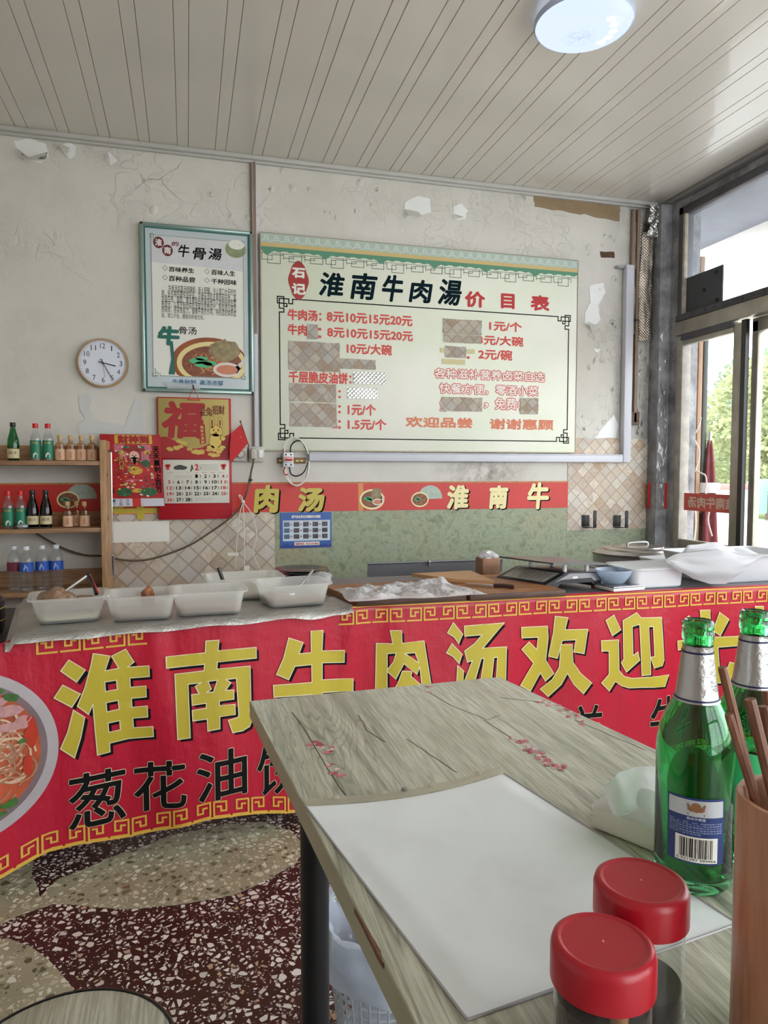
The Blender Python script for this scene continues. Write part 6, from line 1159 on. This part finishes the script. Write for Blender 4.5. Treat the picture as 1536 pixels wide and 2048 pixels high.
# metal splash panel at the stove
sp = T('splash_panel', 'bent grey sheet metal panel standing against the green paper', 'metal panel', (1.4, 3.2, .45)); a = atY(732, 1126, 3.2); b = atY(1000, 1117, 3.2)
O('sheet', G().grid(14, 4, lambda u, v: (lerp(a.x, b.x, u), 3.2-.03*v+.006*noise.noise((u*4, v*3, 1)), lerp(.45, lerp(a.z, b.z, u), v))), STEELD, sp); O('rolled_edge', G().tube([(a.x, 3.17, a.z), (b.x, 3.17, b.z)], .006, 8), STEELD, sp); c = atY(858, 1123, 3.165); O('hook', G().ball(c, .008).bb((c.x-.004, 3.155, c.z-.02), (c.x+.004, 3.17, c.z)), STEEL, sp)
# ceiling lamp
lx, ly = 1.44, 2.42; la = T('ceiling_lamp', 'round shallow ceiling lamp with a glowing blue white diffuser', 'lamp', (lx, ly, CEIL)); Z = CEIL
O('base', G().lathe([(.13,0),(.135,-.03),(.12,-.035),(0,-.035)], (lx, ly, Z), 40), WHITE, la)
t = NT('lamp_diffuser'); d = t.new('VectorMath', {0: t.co(), 1: (-.05, -.03, -.05)}, operation='DISTANCE').outputs[1]
dd = t.new('VectorMath', {0: t.co(), 1: (.0, .03, -.07)}, operation='DISTANCE').outputs[1]; dust = t.math('MULTIPLY', t.new('MapRange', {0: dd, 1: .075, 2: .0}).outputs[0], t.ramp(t.noise(70, 4), [(.42, 0), (.62, 1)]))
e = t.new('Emission', {0: t.mix(t.math('MULTIPLY', dust, .5), (.64,.74,.98,1), (.25,.27,.33,1)), 1: 1.75}); gl = t.new('BsdfGlossy', {'Roughness': .2}); mx = t.new('MixShader', {0: .04, 1: e.outputs[0], 2: gl.outputs[0]}); t.t.links.new(mx.outputs[0], t.out.inputs[0])
O('diffuser', G().lathe([(.172,-.03),(.178,-.045),(.172,-.058),(.14,-.072),(.08,-.082),(0,-.085)], (lx, ly, Z), 64), t.m, la); O('rim', G().lathe([(.172,-.026),(.181,-.036),(.181,-.05),(.176,-.056)], (lx, ly, Z), 64, close=False), M('lamp_rim', S(190,200,226), .3), la)
g = G()
for a in (-1.3, -.95, -.6, -.25, .1): g.ball((lx+.105*math.cos(a+.3), ly+.105*math.sin(a+.3), Z-.077), (.02, .016, .004), jit=.5)
O('led_glare', g, glow('led_chip', (1, 1, 1, 1), 4), la)
# ------------------------------------------------------------------ shelf and what stands on it
sh = T('wall_shelf', 'open pine shelf unit of three boards with a tall end panel', 'shelf', (-.8, 3.85, 0)); SL = -1.35
O('end_panel', G().bb((-.415, 3.74, 0), (-.385, 3.985, 1.30), .002), PINEV, sh)
O('end_panel', G().bb((SL-.03, 3.74, 0), (SL, 3.985, 1.30), .002), PINEV, sh)
for z_ in (1.175, .845, .535): O('shelf_board', G().bb((SL, 3.745, z_), (-.415, 3.985, z_+.022), .002), PINE, sh)
for z_, h in ((1.197, .08), (.867, .07), (.557, .08)): O('back_rail', G().bb((SL, 3.965, z_), (-.415, 3.982, z_+h)), PINE, sh)
O('screw', G().bb((-.386, 3.77, 1.12), (-.383, 3.785, 1.135)).bb((-.386, 3.77, .9), (-.383, 3.785, .92)), BLACK, sh)
cr_ = T('curtain_rod', 'thin chrome rod with a long grip hanging on the shelf end panel', 'rod', (-.37, 3.75, .9)); a, b = atY(222, 905, 3.74), atY(226, 1150, 3.74); O('shaft', G().tube([a, b], .004, 8), CHROME, cr_); m_ = a.lerp(b, .84); O('grip', G().tube([m_, b], .008, 12), CHROME, cr_); O('hook', G().tube([(a.x-.012, a.y, a.z+.0), (a.x-.008, a.y, a.z+.014), (a.x, a.y, a.z+.012), a], .003, 6), BLACK, cr_)
def bottle(name, lb, x, z, prof, mat, lab, capmat, cap, grp, y=3.82, n=24, textline=None, flat_=1):
    t = T(name, lb, 'bottle', (x, y, z), 0, grp); sc = Matrix.Diagonal((1, flat_, 1, 1))
    O('body', G().lathe(prof, n=n, m=sc), mat, t, local=True)
    O('cap', G().lathe(cap, n=n, m=sc), capmat, t, local=True)
    if lab:
        r0, za, zb_, lm, lm2 = lab; L = O('paper_label', G().lathe([(r0, za), (r0, zb_)], n=n, close=False, a0=PI*1.05, a1=PI*1.95, m=sc), lm, t, local=True)
        if textline:
            f = lambda u, v, d=0: tuple(sc @ Vector(((r0+.0006+d)*math.sin(u/r0), -(r0+.0006+d)*math.cos(u/r0), v)))
            for s, x0_, z0_, x1_, z1_, mm in textline: O('lettering', text(G(), s, x0_, z0_, x1_, z1_, f, .0004), mm, L, local=True)
            if lm2:
                O('label_art', G().prism([(-.008, za+.004), (.012, za+.004), (.012, za+.02), (.002, za+.03), (-.008, za+.02)], f, .0004), lm2, L, local=True)
    return t
BJ = [(0,.002),(.023,.0),(.0255,.006),(.0255,.108),(.024,.12),(.0145,.135),(.0115,.145),(.0115,.168)]; BJC = [(.0125,.16),(.013,.163),(.013,.18),(.012,.183),(0,.183)]
grn = lambda z: [('陈酿', -.014, .082, .014, .094, GOLD)]
rb = bottle('spirit_bottle', 'clear spirit bottle with red cap and green label, top shelf, beside the dark-capped green bottle', -.715, 1.197, BJ, CLEAR, (.0258, .012, .1, LGREEN, PAPER), REDCAP, BJC, 'red-capped spirit bottles', textline=grn(0))
O('contents', G().lathe([(0,.004),(.0242,.004),(.0242,.106),(.022,.119),(.015,.13),(0,.13)], n=24), thin_glass('clear_spirit', (.96,.97,.97,1), 0, .03), rb, local=True)
dup(rb, (-.659, 3.82, 1.197), 'clear spirit bottle with red cap and green label, top shelf, beside the small buff bottles')
dup(rb, (-.845, 3.82, .867), 'clear red-capped spirit bottle on the middle shelf, half cut by the picture edge'); dup(rb, (-.79, 3.82, .867), 'clear red-capped spirit bottle on the middle shelf beside the dark bottles')
GB = [(0,.002),(.024,0),(.0275,.005),(.0275,.08),(.025,.105),(.016,.138),(.0115,.158),(.011,.172)]; GBC = [(.012,.166),(.013,.168),(.013,.184),(.012,.186),(0,.186)]
bottle('green_spirit_bottle', 'green glass spirit bottle with a black cap on the top shelf', -.815, 1.197, GB, SPIRG, (.0279, .012, .058, LCREAM, None), BLACKP, GBC, None, textline=[('山田三泉', -.018, .032, .018, .046, INK)])
db = bottle('dark_spirit_bottle', 'dark cream-labelled bottle on the middle shelf, next to the red-capped bottles', -.737, .867, GB, DARKG, (.0279, .018, .06, LCREAM, None), BLACKP, GBC, 'dark bottles on the middle shelf', textline=[('山田三泉', -.018, .036, .018, .05, INK)]); dup(db, (-.677, 3.82, .867), 'dark cream-labelled bottle on the middle shelf, next to the little buff bottles')
SB = [(0,.002),(.0215,0),(.0235,.004),(.0235,.072),(.022,.083),(.0105,.092),(.0095,.098),(.0095,.112)]; SBC = [(.0115,.106),(.0115,.126),(.0105,.128),(0,.128)]
sb = bottle('small_spirit_bottle', 'small flat spirit bottle with a tan cap, first of four, nearest the red-capped bottles', -.606, 1.197, SB, AMBER, (.0239, .004, .058, LBUFF, None), CORK, SBC, 'small buff-labelled spirit bottles', flat_=.75, textline=[('小郎酒', -.006, .012, .006, .046, REDP)])
for k, (x_, z_, lb) in enumerate(((-.557, 1.197, 'small flat spirit bottle with a tan cap, second of the top shelf four'), (-.508, 1.197, 'small flat spirit bottle with a tan cap, third of the top shelf four'), (-.458, 1.197, 'small flat spirit bottle with a tan cap, fourth of four, nearest the end panel'), (-.578, .867, 'small buff-labelled bottle on the middle shelf nearest the dark bottles'), (-.543, .867, 'small buff-labelled bottle on the middle shelf between its two neighbours'), (-.5, .867, 'small buff-labelled bottle on the middle shelf nearest the end panel'))):
    dup(sb, (x_, 3.82+.05*(k == 4), z_), lb)
WBp = [(0,.004),(.028,0),(.032,.01),(.029,.03),(.032,.04),(.029,.055),(.032,.066),(.029,.08),(.0325,.095),(.0325,.15),(.029,.172),(.015,.195),(.0125,.2),(.0125,.212)]; WBC = [(.0145,.205),(.0148,.207),(.0148,.222),(.013,.224),(0,.224)]
wbt = bottle('water_bottle', 'clear water bottle at the left end of the bottom shelf row', -.826, .557, WBp, CLEAR, (.033, .1, .145, M('water_label_dark', S(120,40,60), .4), None), WHITE, WBC, 'water bottles on the bottom shelf', y=3.82)
wb2 = bottle('water_bottle', 'blue-labelled water bottle on the bottom shelf, next to the one at the end', -.765, .557, WBp, CLEAR, (.033, .1, .145, LBLUE, M('label_pale', S(150,180,226), .5)), WHITE, WBC, 'water bottles on the bottom shelf', y=3.79, textline=[('水', -.006, .125, .006, .138, PAPER)])
dup(wb2, (-.700, 3.82, .557), 'blue-labelled water bottle on the bottom shelf, in the middle of the three blue ones'); dup(wb2, (-.637, 3.83, .557), 'blue-labelled water bottle on the bottom shelf, nearest the end panel')
ms = T('silver_mouse', 'small silver rounded device lying on the middle shelf front edge', 'device', (-.775, 3.77, .867)); O('shell', G().ball((0,0,.012), (.028,.02,.014)), M('silver_plastic', S(170,172,178), .3, .5), ms, local=True); O('pad', G().box((.04,.01,.003), (.16,.04,.006), .002), BLACKP, ms, local=True)

for o in list(bpy.data.objects):
    n = o.name.split('.')[0]
    if o.parent and 'kind' not in o and n in ('gold_hem','key_pattern','fixing','header_mark','keys','minute_marks','small_print','spiral_binding','socket_hole','rail_slot','screw','noodle_print','blossom_print','crack_print','ingot_print','ingot_line','pink_print','green_print','gold_print','lattice_print','roof_tile_print','greens_print','rabbit_face','rabbit_print','month_strip','eye_print','robe_print','beard_print','hat_print','onion_print','herb_print','chilli_print','mark_print','diamond_print','border_print','red_print','dates','numerals','led_glare','crest','barcode_bars','small_lettering','ink_sketch','character_edge','edge_line','lettering','lettering_shadow','lettering_outline','lettering_edge'): o['kind'] = 'stuff'
